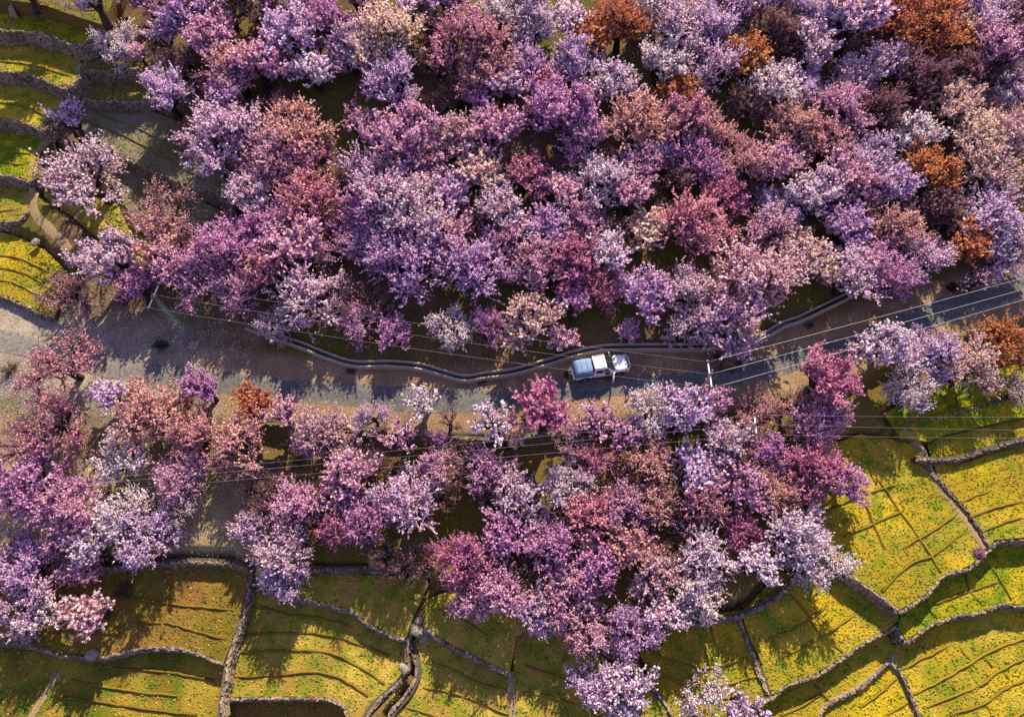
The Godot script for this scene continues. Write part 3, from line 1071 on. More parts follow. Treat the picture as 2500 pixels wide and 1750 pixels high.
# joins tapered bones with a smooth minimum and meshes the field as surface nets
func flesh(bones: Array, cell: float, soft: float) -> ArrayMesh:
	var lo := Vector3.INF
	var hi := -Vector3.INF
	for b in bones:
		var r: float = maxf(b[2], b[3]) + cell * 2
		for e in [b[0], b[1]]:
			lo = lo.min(e - Vector3.ONE * r)
			hi = hi.max(e + Vector3.ONE * r)
	var n := Vector3i(((hi - lo) / cell).ceil()) + Vector3i.ONE
	var f := PackedFloat32Array()
	f.resize(n.x * n.y * n.z)
	f.fill(9.0)
	for b in bones:
		var r: float = maxf(b[2], b[3]) + cell * 2.5
		var a0 := Vector3i(((((b[0] as Vector3).min(b[1]) - Vector3.ONE * r) - lo) / cell).floor()).clamp(Vector3i.ZERO, n - Vector3i.ONE)
		var a1 := Vector3i(((((b[0] as Vector3).max(b[1]) + Vector3.ONE * r) - lo) / cell).ceil()).clamp(Vector3i.ZERO, n - Vector3i.ONE)
		for z in range(a0.z, a1.z + 1):
			for y in range(a0.y, a1.y + 1):
				for x in range(a0.x, a1.x + 1):
					var k := x + n.x * (y + n.y * z)
					var d := capsule(lo + Vector3(x, y, z) * cell, b)
					var o := f[k]
					var h := maxf(soft - absf(d - o), 0.0) / soft
					f[k] = minf(d, o) - h * h * soft * 0.25
	var id := {}
	var v := PackedVector3Array()
	var c := PackedColorArray()
	for z in n.z - 1:
		for y in n.y - 1:
			for x in n.x - 1:
				var k := x + n.x * (y + n.y * z)
				var mask := 0
				var mid := Vector3.ZERO
				var cnt := 0
				var vals := [f[k], f[k + 1], f[k + n.x], f[k + n.x + 1], f[k + n.x * n.y], f[k + n.x * n.y + 1], f[k + n.x * n.y + n.x], f[k + n.x * n.y + n.x + 1]]
				for i in 8:
					if vals[i] < 0:
						mask += 1
				if mask == 0 or mask == 8:
					continue
				for e in [[0, 1], [2, 3], [4, 5], [6, 7], [0, 2], [1, 3], [4, 6], [5, 7], [0, 4], [1, 5], [2, 6], [3, 7]]:
					var a: float = vals[e[0]]
					var b: float = vals[e[1]]
					if (a < 0) != (b < 0):
						var t := a / (a - b)
						mid += Vector3(e[0] & 1, (e[0] >> 1) & 1, e[0] >> 2).lerp(Vector3(e[1] & 1, (e[1] >> 1) & 1, e[1] >> 2), t)
						cnt += 1
				id[k] = v.size()
				var p := lo + (Vector3(x, y, z) + mid / cnt) * cell
				v.append(p)
				var best := 9.0
				var col := Color.WHITE
				for b in bones:
					var d := capsule(p, b)
					if d < best:
						best = d
						col = b[4]
				c.append(col)
	var st := new_st()
	st.set_smooth_group(0)
	var dy := n.x
	var dz := n.x * n.y
	for z in range(1, n.z - 1):
		for y in range(1, n.y - 1):
			for x in range(1, n.x - 1):
				var k := x + dy * y + dz * z
				var inside := f[k] < 0
				for ax in 3:
					var far: int = k + [1, dy, dz][ax]
					if inside == (f[far] < 0):
						continue
					var u: int = [dy, dz, 1][ax]
					var w: int = [dz, 1, dy][ax]
					var q := [k - u - w, k - w, k, k - u]
					if not (id.has(q[0]) and id.has(q[1]) and id.has(q[2]) and id.has(q[3])):
						continue
					var order := [0, 2, 1, 0, 3, 2] if inside else [0, 1, 2, 0, 2, 3]
					for i in order:
						st.set_color(c[id[q[i]]])
						st.add_vertex(v[id[q[i]]])
	return done(st)

func make_people() -> void:
	for e in people_data():
		person(e)

func person(e: Dictionary) -> void:
	var o := thing("person", e.label, "person", e.at, e.turn)
	var skin := Color(0.36, 0.20, 0.13)
	var hair := Color(0.012, 0.010, 0.010)
	var top: Color = e.top
	var leg: Color = e.leg
	var shoe := Color(0.02, 0.018, 0.016)
	var ln: float = e.lean   # forwards bend of the trunk, radians; the figure looks along +x
	var st: float = e.stride
	var hip := Vector3(0, 0.92, 0)
	var along_up := Vector3(sin(ln), cos(ln), 0)
	var chest := hip + along_up * 0.38
	var neck := hip + along_up * 0.56
	var head := neck + Vector3(sin(ln * 0.6), cos(ln * 0.6), 0) * 0.19
	var bones := []
	for s in [-1, 1]:
		var foot := Vector3(st * s, 0.08, s * 0.12)
		var knee := Vector3(st * s * 0.55 + 0.05, 0.49, s * 0.105)
		bones.append([hip + Vector3(0, 0, s * 0.09), knee, 0.09, 0.062, leg])
		bones.append([knee, foot, 0.06, 0.045, leg])
		bones.append([foot + Vector3(-0.05, -0.045, 0), foot + Vector3(0.15, -0.05, s * 0.02), 0.04, 0.032, shoe])
		var sh := neck + Vector3(-0.01, -0.07, s * 0.19)
		var el: Vector3 = sh + e.arms[0 if s < 0 else 1][0]
		var wr: Vector3 = el + e.arms[0 if s < 0 else 1][1]
		bones.append([sh, el, 0.058, 0.045, top])
		bones.append([el, wr, 0.045, 0.034, top])
		hand(o, wr, (wr - el).normalized(), s, skin)
	bones.append([hip + Vector3(0, -0.02, -0.07), hip + Vector3(0, -0.02, 0.07), 0.11, 0.11, top])
	bones.append([hip, chest, 0.13, 0.14, top])
	bones.append([chest + Vector3(0, 0, -0.07), chest + Vector3(0, 0, 0.07), 0.125, 0.125, top])
	bones.append([neck + Vector3(0, -0.06, -0.13), neck + Vector3(0, -0.06, 0.13), 0.06, 0.06, top])
	bones.append([neck + Vector3(0, -0.03, 0), head, 0.052, 0.055, skin])
	bones.append([head + Vector3(-0.012, 0.03, 0), head + Vector3(0.015, -0.02, 0), 0.092, 0.078, skin])
	bones.append([head + Vector3(0.085, 0.0, 0), head + Vector3(0.098, -0.02, 0), 0.012, 0.014, skin])
	bones.append([head + Vector3(0.04, -0.085, 0), head + Vector3(0.06, -0.085, 0), 0.03, 0.025, skin])
	if e.long:
		bones.append([hip + Vector3(0, -0.05, 0), hip + Vector3(0.02, -0.42, 0), 0.15, 0.19, top])
	part("body", flesh(bones, 0.022, 0.05), M.body, o)
	var hs := new_st()
	var cover: Color = e.hat if e.hat.a > 0.5 else hair
	var rings := []
	for k in 7:
		var t := k / 6.0
		var ring := PackedVector3Array()
		for i in 14:
			var a := TAU * i / 14
			var rr := 0.108 * cos(t * 1.5) * (1.06 if k == 0 else 1.0)
			ring.append(head + Vector3(-0.022 + cos(a) * rr, 0.018 + 0.115 * sin(t * 1.5), sin(a) * rr * 0.92))
		rings.append(ring)
	put(hs, loft(rings), true, cover)
	if e.hat.a > 0.5:
		var brim := []
		for y in [0.012, 0.03]:
			var ring := PackedVector3Array()
			for i in 18:
				ring.append(head + Vector3(-0.02 + cos(TAU * i / 18) * e.brim, y, sin(TAU * i / 18) * e.brim))
			brim.append(ring)
		put(hs, loft(brim), false, cover)
	part("hat" if e.hat.a > 0.5 else "hair", done(hs), M.body, o)
	var fs := new_st()
	for s in [-1, 1]:
		put(fs, box(head + Vector3(0.083, 0.012, s * 0.033), Vector3(0.012, 0.012, 0.022)), false, Color(0.03, 0.02, 0.02))
		put(fs, box(head + Vector3(0.0, -0.005, s * 0.092), Vector3(0.035, 0.06, 0.018), 0.006), false, skin)
	put(fs, box(head + Vector3(0.083, -0.058, 0), Vector3(0.012, 0.010, 0.04)), false, Color(0.25, 0.08, 0.07))
	part("face", done(fs), M.body, o)

func hand(o: Node3D, wr: Vector3, d: Vector3, s: int, skin: Color) -> void:
	var st := new_st()
	var side := d.cross(Vector3.RIGHT if absf(d.x) < 0.8 else Vector3.UP).normalized()
	var palm := d.cross(side) * s
	var tip := wr + d * 0.09
	put(st, tube(PackedVector3Array([wr - d * 0.01, wr + d * 0.03, wr + d * 0.07, tip]), PackedFloat32Array([0.026, 0.036, 0.04, 0.03]), 8), true, skin)
	for k in 4:
		var root := wr + d * 0.08 + side * (k - 1.5) * 0.019
		var ln: float = [0.062, 0.075, 0.07, 0.054][k]
		put(st, tube(PackedVector3Array([root, root + d * ln * 0.5 + palm * 0.006, root + d * ln * 0.8 + palm * 0.02, root + d * ln * 0.95 + palm * 0.036]), PackedFloat32Array([0.0095, 0.009, 0.0085, 0.006]), 6), true, skin)
	var tb := wr + d * 0.03 + side * 0.03
	put(st, tube(PackedVector3Array([tb, tb + d * 0.03 + side * 0.022, tb + d * 0.06 + side * 0.026 + palm * 0.012]), PackedFloat32Array([0.013, 0.011, 0.007]), 6), true, skin)
	part("hand", done(st), M.body, o)

# ------------------------------------------------------------------ small things
func make_drains() -> void:
	for d in [
		["drain pit by the left stretch of the channel", Vector3(-14.87, 0.00, 1.29), -0.12],
		["drain pit below the channel's lowest bend, left of the pickup", Vector3(-2.74, 0.00, 2.42), 0.00],
		["drain pit under the huge round pink tree near the power pole", Vector3(19.19, -0.00, -0.13), 0.10],
		["drain pit beside the right stretch of the channel", Vector3(28.48, 0.00, -3.59), 0.45]]:
		var o := thing("drain_pit", d[0], "drain", d[1], d[2], "concrete drain pits beside the channel")
		one("slab", box(Vector3(0, 0.02, -0.62), Vector3(0.5, 0.14, 0.9), 0.02), M.core, o)
		var st := new_st()
		for x in [-0.36, 0.36]:
			put(st, box(Vector3(x, 0.04, 0), Vector3(0.1, 0.2, 0.72), 0.015))
		put(st, box(Vector3(0, 0.043, 0.31), Vector3(0.61, 0.2, 0.1), 0.015))
		part("frame", done(st), M.core, o)
		one("opening", box(Vector3(0, 0.0, 0), Vector3(0.62, 0.06, 0.55)), M.pit, o)

func boulder(r: Vector3) -> PackedVector3Array:
	var rings := []
	var sd := rng.randf() * 100
	for k in 6:
		var a := -PI / 2 + PI * (k + 0.5) / 6.0
		var ring := PackedVector3Array()
		for i in 9:
			var b := TAU * i / 9
			var d := Vector3(cos(a) * cos(b), sin(a), cos(a) * sin(b))
			ring.append(d * r * (1.0 + 0.5 * NOISE2.get_noise_3d(d.x * 2 + sd, d.y * 2, d.z * 2)))
		rings.append(ring)
	return loft(rings)

func make_rocks() -> void:
	for d in [
		["smooth boulder at the left end of the boulder edge in the lower centre", Vector3(1.57, -2.92, 23.29), 0.50],
		["pale boulder second in the row at the head of the lowest field", Vector3(2.31, -4.12, 23.37), 0.42],
		["round boulder third in the row at the head of the lowest field", Vector3(2.88, -4.12, 23.62), 0.50],
		["boulder at the right end of the row at the head of the lowest field", Vector3(3.39, -4.12, 23.37), 0.40],
		["flat grey slab lying in the gully between the middle fields", Vector3(-7.79, -2.92, 23.51), 0.60],
		["second grey slab at the gully, just right of the flat one", Vector3(-7.27, -4.12, 23.84), 0.50],
		["pale rock in the lower gully", Vector3(-8.63, -3.26, 26.29), 0.50],
		["small rock in the gully above the slabs", Vector3(-7.63, -2.83, 22.73), 0.40],
		["pale rock on the wall head above the middle field", Vector3(-11.61, -2.36, 18.57), 0.60],
		["rock beside the sandy left end of the road", Vector3(-47.65, 1.33, -12.41), 0.50],
		["pale rock at the tip of the lower left field wall", Vector3(-33.64, -2.92, 25.31), 0.60]]:
		var st := new_st()
		put(st, boulder(Vector3(d[2], d[2] * 0.6, d[2] * 0.75)), false, Color(0.40, 0.36, 0.30) * rng.randf_range(0.8, 1.1))
		var o := part("boulder", done(st), M.stone, self)
		o.position = d[1]
		o.rotation.y = rng.randf() * TAU
		tag(o, d[0], "boulder", "boulders along the field edges")

func make_shrubs() -> void:
	for d in [
		["dark blue-green shrub on the gravel left of the lattice pole's foot", Vector3(-32.94, 0.00, -1.28), 1.00, Color(0.03, 0.055, 0.05)],
		["small dark shrub under the crossarm of the lattice pole", Vector3(-37.46, 0.54, -6.12), 0.80, Color(0.06, 0.05, 0.04)],
		["low green shrub at the end of the pale path on the left", Vector3(-42.57, 0.96, -9.57), 0.90, Color(0.08, 0.12, 0.02)],
		["dark shrub on the terrace path's stone corner", Vector3(-48.12, 4.90, -25.19), 1.00, Color(0.06, 0.07, 0.04)],
		["bronze bush at the road's sandy left end", Vector3(-46.39, -0.00, 1.22), 0.90, Color(0.16, 0.12, 0.06)],
		["reddish thin bush at the road edge beside the salmon trees", Vector3(-34.50, 0.00, 3.50), 0.90, Color(0.3, 0.1, 0.07)],
		["second reddish thin bush right of the first at the road edge", Vector3(-29.26, 0.00, 4.53), 0.90, Color(0.28, 0.11, 0.09)],
		["round brown leafless bush in the lower centre under the salmon trees", Vector3(14.05, -1.65, 10.50), 1.40, Color(0.11, 0.05, 0.05)],
		["dry bush at the foot of the power pole", Vector3(19.96, -1.25, 6.38), 0.90, Color(0.2, 0.12, 0.05)],
		["green bush by the canal above the pickup", Vector3(5.81, 0.50, -3.32), 1.00, Color(0.12, 0.13, 0.02)],
		["dark bush at the roadside under the last trees right of the canal", Vector3(43.39, 0.00, -7.81), 0.80, Color(0.03, 0.03, 0.02)],
		["small violet bush on the bank at the junction wall", Vector3(39.67, -2.60, 17.40), 0.60, Color(0.3, 0.15, 0.22)],
		["brown bush at the head of the shaded lower left field", Vector3(-32.34, -3.00, 20.33), 1.10, Color(0.09, 0.06, 0.03)],
		["dry bush on the slope below the second road tree", Vector3(-19.14, -1.47, 9.81), 1.00, Color(0.14, 0.1, 0.04)]]:
		var o := thing("shrub", d[0], "shrub", d[1], rng.randf() * TAU, "low shrubs")
		var st := new_st()
		var f := Petals.new()
		st.set_smooth_group(0)
		for i in 46:
			var dd := (rand_dir() + Vector3(0, 0.9, 0)).normalized()
			var p := limb_path(Vector3(rng.randf_range(-0.15, 0.15), -0.05, rng.randf_range(-0.15, 0.15)), dd, d[2] * rng.randf_range(0.6, 1.1), Vector3(0, -0.3, 0), 4, 0.2)
			raw(st, tube(p, tapered(p, 0.018, 0.006), 3))
			for k in 26:
				var g := rng.randf_range(0.6, 1.2)
				f.add(along(p, rng.randf_range(0.25, 1.0)) + rand_dir() * 0.1, (rand_dir() + Vector3(0, 0.6, 0)).normalized(), rng.randf_range(0.03, 0.07), rng.randf() * TAU, Color(d[3].r * g, d[3].g * g, d[3].b * g))
		part("stem", done(st), M.twig, o)
		part("foliage", f.mesh(), M.leaf, o)

func scatter(called: String, mesh: Mesh, m: Material, places: Array, colors: Array) -> void:
	var mm := MultiMesh.new()
	mm.transform_format = MultiMesh.TRANSFORM_3D
	mm.use_colors = true
	mm.mesh = mesh
	mm.instance_count = places.size()
	for i in places.size():
		mm.set_instance_transform(i, places[i])
		mm.set_instance_color(i, colors[i])
	var o := MultiMeshInstance3D.new()
	o.name = called
	o.multimesh = mm
	o.material_override = m
	o.set_meta("kind", "stuff")
	add_child(o)
	return

func make_cover() -> void:
	# short grass and stubble on the fields
	var f := Petals.new()
	for k in 7:
		var a := rng.randf() * TAU
		var out := Vector3(cos(a), 0, sin(a))
		var nn := (out * 0.8 + Vector3(0, 0.6, 0)).normalized()
		f.add(out * rng.randf_range(0.0, 0.09) + Vector3(0, 0.035, 0), nn, rng.randf_range(0.04, 0.075), rng.randf() * TAU, Color.WHITE)
	var tuft := f.mesh()
	var places := []
	var colors := []
	var fields := fields_data()
	for i in fields.size():
		var poly: PackedVector2Array = field_polys[i][2]
		var bounds: Rect2 = field_polys[i][3]
		var kind: String = fields[i][1]
		var per := 26.0 if kind in ["green", "gold"] else 17.0
		for k in int(bounds.get_area() * per):
			var x := rng.randf_range(bounds.position.x, bounds.end.x)
			var z := rng.randf_range(bounds.position.y, bounds.end.y)
			if not Geometry2D.is_point_in_polygon(Vector2(x, z), poly):
				continue
			var c := field_color(kind, x, z) * rng.randf_range(0.7, 1.35)
			var patch := clampf(0.5 + NOISE2.get_noise_2d(x * 1.3, z * 1.3) * 1.6, 0, 1)
			if rng.randf() < patch * 1.6 * (0.30 if kind == "green" else 0.13 if kind in ["gold", "mixed", "dim"] else 0.08):
				c = Color(0.07, 0.15, 0.012) * rng.randf_range(0.7, 1.5)
			elif rng.randf() < 0.14:
				c = Color(0.40, 0.30, 0.06)
			c.a = 1.0
			var s := rng.randf_range(0.5, 1.25)
			places.append(Transform3D(Basis(Vector3.UP, rng.randf() * TAU).scaled(Vector3(s, s * rng.randf_range(0.6, 1.2), s)), Vector3(x, fields[i][2] + 0.05 * NOISE2.get_noise_2d(x, z), z)))
			colors.append(c)
	scatter("field_grass", tuft, M.leaf, places, colors)
	# grass, dead leaves and fallen petals on the open ground
	places = []
	colors = []
	for k in 120000:
		var x := rng.randf_range(-62, 62)
		var z := rng.randf_range(-52, 36)
		var d := z - road_z(x)
		if absf(d) < 1.7 and rng.randf() < 0.985:
			continue
		if rng.randf() > 0.55 + NOISE.get_noise_2d(x * 2, z * 2) * 1.6:
			continue
		var hidden := false
		for q in field_polys:
			if (q[3] as Rect2).has_point(Vector2(x, z)) and Geometry2D.is_point_in_polygon(Vector2(x, z), q[2]):
				hidden = true
				break
		if hidden:
			continue
		var c := Color(0.22, 0.14, 0.08) * rng.randf_range(0.6, 1.6)
		var pick := rng.randf()
		if pick < 0.3 and absf(d) > 3.5:
			c = Color(0.12, 0.14, 0.02) * rng.randf_range(0.7, 1.5)
		elif pick < 0.45:
			c = Color(0.34, 0.25, 0.29)
		c.a = 1.0
		var s := rng.randf_range(0.3, 0.7) * (0.6 if pick >= 0.3 and pick < 0.45 else 1.0)
		places.append(Transform3D(Basis(Vector3.UP, rng.randf() * TAU).scaled(Vector3(s, s * 0.6, s)), Vector3(x, base_height(x, z), z)))
		colors.append(c)
	scatter("leaf_litter", tuft, M.leaf, places, colors)
	# pebbles on the gravelly slope by the lattice pole
	var st := new_st()
	put(st, stone(Vector3.ZERO, Vector3(0.09, 0.05, 0.07), 0.3))
	var pebble := done(st)
	places = []
	colors = []
	for k in 9000:
		var x := rng.randf_range(-50, -24)
		var z := rng.randf_range(-9, 7)
		var d := z - road_z(x)
		if (d > -1.9 and d < 1.9) or land(x, z) != base_height(x, z):
			continue
		if rng.randf() > 0.6 + NOISE2.get_noise_2d(x, z) * 1.4:
			continue
		var g := rng.randf_range(0.12, 0.34)
		places.append(Transform3D(Basis(Vector3.UP, rng.randf() * TAU).scaled(Vector3.ONE * rng.randf_range(0.25, 0.9)), Vector3(x, base_height(x, z) + 0.01, z)))
		colors.append(Color(g, g * 0.95, g * 0.88))
	scatter("gravel", pebble, M.body, places, colors)

# ------------------------------------------------------------------ where things stand
func fields_data() -> Array:
	return [
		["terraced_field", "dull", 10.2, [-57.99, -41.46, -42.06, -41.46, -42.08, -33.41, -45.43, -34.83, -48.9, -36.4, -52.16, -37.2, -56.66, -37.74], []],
		["terraced_field", "green", 8.4, [-58.7, -40.04, -54.26, -39.48, -50.65, -38.66, -47.05, -36.96, -44.13, -35.17, -44.11, -33.55, -45.4, -32.79, -47.34, -33.55, -48.94, -34.26, -51.68, -34.98, -54.31, -35.04, -56.87, -34.91], [[-54.14, -38.93, -53.6, -37.03, -53.55, -35.3], [-54.83, -36.76, -52.07, -36.36, -49.16, -35.44, -45.81, -34.39], [-53.56, -38.25, -50.3, -37.7, -47.21, -36.23]]],
		["terraced_field", "gold", 6.6, [-58.66, -36.56, -50.29, -35.56, -46.8, -34.24, -45.93, -32.31, -45.48, -30.42, -45.85, -29.19, -46.3, -28.4, -47.85, -29, -48.89, -29.62, -51.34, -30.55, -54.08, -30.98, -56.69, -31.05], [[-56.69, -32.44, -51.71, -31.87, -48.32, -30.74, -46.29, -29.99], [-47.09, -31.55, -46.16, -30.43]]],
		["terraced_field", "gold", 4.9, [-58, -31.49, -52.52, -30.98, -48.19, -29.79, -47.23, -28.93, -47.45, -27.34, -47.9, -25.97, -48.4, -24.15, -49.91, -24.91, -51.14, -25.44, -53.4, -25.79, -55.98, -25.85], [[-56.71, -28.08, -54.07, -27.96, -51.47, -27.54, -48.75, -26.16, -48.08, -26.75, -47.44, -27.48]]],
		["terraced_field", "green", 3.3, [-57.17, -26.17, -51.78, -25.69, -49.6, -24.98, -48.46, -24.1, -48.96, -22.94, -49.45, -21.8, -49.22, -20.4, -48.9, -18.75, -50.78, -19.4, -52.28, -19.51, -54.81, -19.57], [[-55.97, -23.02, -53.35, -22.84, -51.74, -22.5, -49.99, -22.33], [-55.36, -21.31, -52.81, -21.25, -51.18, -20.81, -49.97, -20.97], [-55.67, -24.59, -53.02, -24.41, -50.21, -23.71]]],
		["terraced_field", "mixed", 1.9, [-55.71, -19.46, -50.52, -19.18, -49.23, -18.09, -49.18, -17, -49.46, -15.94, -49.59, -15.04, -50.51, -14.73, -51.51, -14.62, -53.98, -14.62], [[-53.51, -15.8, -51.86, -15.85, -50.33, -16.22]]],
		["terraced_field", "gold", 0.7, [-54.76, -14.54, -52.14, -14.23, -49.32, -13.24, -46.82, -11.86, -44.61, -9.96, -43.56, -8.49, -43.59, -6.58, -43.65, -4.17, -45.18, -4.72, -46.82, -5.55, -48.22, -6.21, -49.57, -6.68, -52.25, -7.53], [[-53.56, -11.38, -51.06, -11.23, -49.1, -10.88, -47.44, -10.14, -45.27, -9.01], [-52.99, -9.79, -50.53, -9.69, -48.79, -9.3, -47.17, -8.67, -45.39, -7.47], [-52.47, -8.33, -50.03, -8.23, -48.54, -7.94, -46.86, -7.09, -45.89, -6.52]]],
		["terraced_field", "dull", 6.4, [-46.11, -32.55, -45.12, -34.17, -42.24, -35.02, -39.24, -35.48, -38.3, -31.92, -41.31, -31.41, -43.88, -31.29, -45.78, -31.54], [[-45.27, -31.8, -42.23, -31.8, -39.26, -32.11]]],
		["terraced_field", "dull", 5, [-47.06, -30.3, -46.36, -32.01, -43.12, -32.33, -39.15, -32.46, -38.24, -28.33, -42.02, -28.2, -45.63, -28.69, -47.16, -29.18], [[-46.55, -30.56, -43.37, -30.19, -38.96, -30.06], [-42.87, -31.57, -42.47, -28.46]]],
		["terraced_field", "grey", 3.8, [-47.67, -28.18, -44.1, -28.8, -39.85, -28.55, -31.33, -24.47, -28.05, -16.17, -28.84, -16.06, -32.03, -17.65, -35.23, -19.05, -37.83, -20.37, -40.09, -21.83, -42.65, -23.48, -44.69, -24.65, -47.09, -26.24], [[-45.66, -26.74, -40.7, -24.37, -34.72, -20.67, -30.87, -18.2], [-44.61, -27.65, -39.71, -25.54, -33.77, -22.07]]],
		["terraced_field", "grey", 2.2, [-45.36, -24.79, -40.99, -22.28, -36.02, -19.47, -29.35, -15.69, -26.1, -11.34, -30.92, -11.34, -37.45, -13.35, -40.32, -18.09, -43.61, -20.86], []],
		["terraced_field", "mixed", 1.4, [-51.42, -25.41, -45.87, -22.76, -40.9, -18.8, -37.16, -13.99, -33.36, -9.95, -38.18, -9.95, -43.58, -14.77, -48.61, -18.25, -49.51, -18.8, -50.74, -21.6], [[-48.83, -19.82, -46.29, -17.07, -40.8, -12.37], [-47.28, -20.38, -42.77, -16.54, -37.28, -11.36]]],
		["terraced_field", "gold", -2.6, [27.61, 8.13, 32.08, 6.53, 36.77, 7.33, 37.7, 10.07, 39.44, 13.44, 40.7, 16.82, 38.66, 18.36, 36, 19.2, 34.22, 20.68, 31.68, 21.97, 30.49, 20.68, 29.33, 19.86, 27.88, 18.7, 26.24, 16.65, 26.11, 11.97], [[32.72, 10.68, 33.7, 13.29, 34.94, 15.97, 35.56, 17.53, 36.02, 18.95], [33.26, 17.01, 34.89, 16.15, 36.74, 15.2, 38.68, 14.01], [30.65, 20.54, 33.42, 18.38, 36.13, 17.36, 38.98, 15.51], [26.7, 14.19, 30.28, 12.55, 34.58, 11.25], [28.44, 15.97, 31.55, 14.73, 34.32, 13.65], [29.42, 8.16, 30.58, 11.25, 31.42, 15.27, 31.7, 17.01]]],
		["terraced_field", "gold", -2.4, [37.91, 7.61, 39.41, 6.93, 44.27, 5.8, 50.01, 4.56, 45.93, 16, 43.8, 16.07, 41.28, 16.28, 40.79, 16.69, 39.74, 13.5, 38.03, 10.71], [[39.2, 13.09, 40.84, 12.43, 42.45, 11.87], [39.63, 14.39, 42.1, 13.53, 44.82, 12.87], [40.18, 15.67, 42.38, 14.86, 44.33, 14.32], [39.64, 9.79, 43.31, 8.63, 46.47, 8.04]]],
		["terraced_field", "green", -1.7, [34.34, 4.87, 37.92, 2.78, 41.75, 1.5, 51.58, -1.13, 49.51, 4.66, 43.83, 5.88, 39.42, 6.89, 37.73, 7.6, 35.22, 7.29], [[35.47, 6.13, 40.81, 4.5, 47.04, 2.83], [41.55, 1.98, 41.07, 6.13]]],
		["terraced_field", "green", -4.1, [32.64, 21.75, 35.46, 20.26, 37.29, 18.74, 40.02, 17.88, 42.12, 16.29, 47.19, 15.65, 45.19, 21.26, 43.12, 21.26, 41.08, 21.16, 39.51, 21.75, 36.62, 22.24, 34.35, 23.05, 32.55, 24.06, 32.09, 23.21], [[35.02, 20.65, 35.16, 21.77, 35.56, 22.42], [41.01, 17.93, 41.44, 18.24, 41.87, 19.61, 42.18, 20.98], [35.47, 21.28, 38.13, 20.45, 41.58, 19.44], [38.99, 18.76, 38.93, 20.11, 39.6, 21.28]]],
		["terraced_field", "gold", -5.5, [31.97, 24.33, 33.34, 23.69, 35.47, 22.87, 40.46, 21.38, 46.27, 20.88, 42.59, 31.14, 33, 31.14, 32.82, 28.8, 32.47, 26.99, 31.56, 25.28], [[32.1, 26.29, 34.02, 25.45, 35.95, 24.66, 36.81, 24.27], [32.56, 28.12, 35.27, 27, 38, 25.76, 40, 24.82, 44.61, 23.37], [33.19, 29.07, 35.92, 28.21, 38.54, 27.3, 40.18, 26.38, 44.11, 24.82], [35.2, 29.55, 38.07, 28.81, 40.45, 27.61, 43.5, 26.54], [37.63, 24.18, 37.73, 24.97, 38.17, 25.45], [39.39, 25.13, 39.77, 26.07], [40.49, 26.13, 40.88, 27], [35.97, 26.91, 36.22, 27.76], [38.42, 28.72, 38.61, 29.69], [39.24, 30.28, 41.17, 29.4, 43.24, 28.21], [35.52, 24.34, 35.63, 24.82]]],
		["terraced_field", "gold", -4.1, [19.22, 21.92, 22.87, 18.74, 28.65, 18.05, 30.1, 19.42, 32.38, 21.43, 32.26, 22.56, 31.24, 23.21, 29.36, 24, 27.06, 25.25, 24.8, 26.47, 21.99, 27.38, 20.77, 28.18, 20.47, 27.08, 20.11, 25.25, 19.64, 24], [[23.57, 20.45, 24.42, 21.44, 24.84, 22.42, 25.5, 23.7], [20.86, 24.17, 23.77, 23.06, 26.48, 21.44], [26.41, 23.38, 26.65, 24.64, 27.05, 25.07], [21.28, 25.63, 23.8, 24.64, 26.41, 23.38, 28.74, 22.09]]],
		["terraced_field", "gold", -5.5, [21.32, 28.21, 22.49, 27.3, 27.7, 24.97, 32.34, 22.87, 31.67, 25.22, 29.7, 26.62, 27.73, 27.84, 25.18, 28.89, 24.06, 31.14, 17.23, 31.14, 20.66, 28.57], [[24.79, 27.36, 25.33, 27.97, 25.78, 28.66], [21.63, 29.63, 23.49, 28.87, 25.25, 28.03]]],
		["terraced_field", "gold", -5.9, [31.64, 25.28, 32.63, 27.12, 33.03, 28.79, 33.11, 31.14, 24.54, 31.14, 25.36, 29.09, 28.05, 27.95, 29.92, 26.72], [[28.26, 29.03, 30.19, 27.95, 32.01, 26.73], [30.27, 29.63, 32.56, 28.49], [26.15, 29.54, 26.2, 30.85]]],
		["terraced_field", "gold", -4.3, [10.42, 24.92, 13.01, 22.54, 16.16, 22.05, 19.17, 21.72, 19.58, 24.36, 20.02, 25.79, 20.58, 27.96, 18.68, 30, 17.55, 31.13, 13.08, 31.13, 12.66, 29.71, 11.47, 27.96], [[10.95, 24.37, 12.36, 25.4, 14.3, 26.01, 16.27, 26.16, 19.31, 25.4], [10.57, 25.61, 12.23, 26.77, 14.14, 27.31, 16.76, 27.43, 20.1, 26.71], [16.52, 23.03, 16.7, 24.24], [15.97, 24.68, 15.96, 26.01], [15.77, 26.22, 15.52, 27.37], [13.09, 27.96, 15.3, 28.55, 17.95, 28.26]]],
		["terraced_field", "mixed", -4.2, [0.17, 23.51, 1.7, 23.03, 5.44, 23.19, 6.37, 24.93, 11.44, 28.02, 12.51, 29.71, 12.9, 31.13, 0, 31.13, 0.1, 26.77], [[1, 25.93, 3.3, 26.78, 4.93, 27.23], [0.82, 28.03, 2.93, 28.26, 4.86, 28.85], [0.97, 29.63, 3.53, 30]]],
		["terraced_field", "mixed", -3, [-7.13, 21.11, -5.13, 20.29, 4.39, 21.91, 0.33, 23.97, -0.16, 26.61, -2.29, 25.71, -4.62, 24.65, -6.32, 23.72, -7.29, 23.09], [[-6.07, 21.86, -3.68, 22.88, -1.65, 24.13]]],
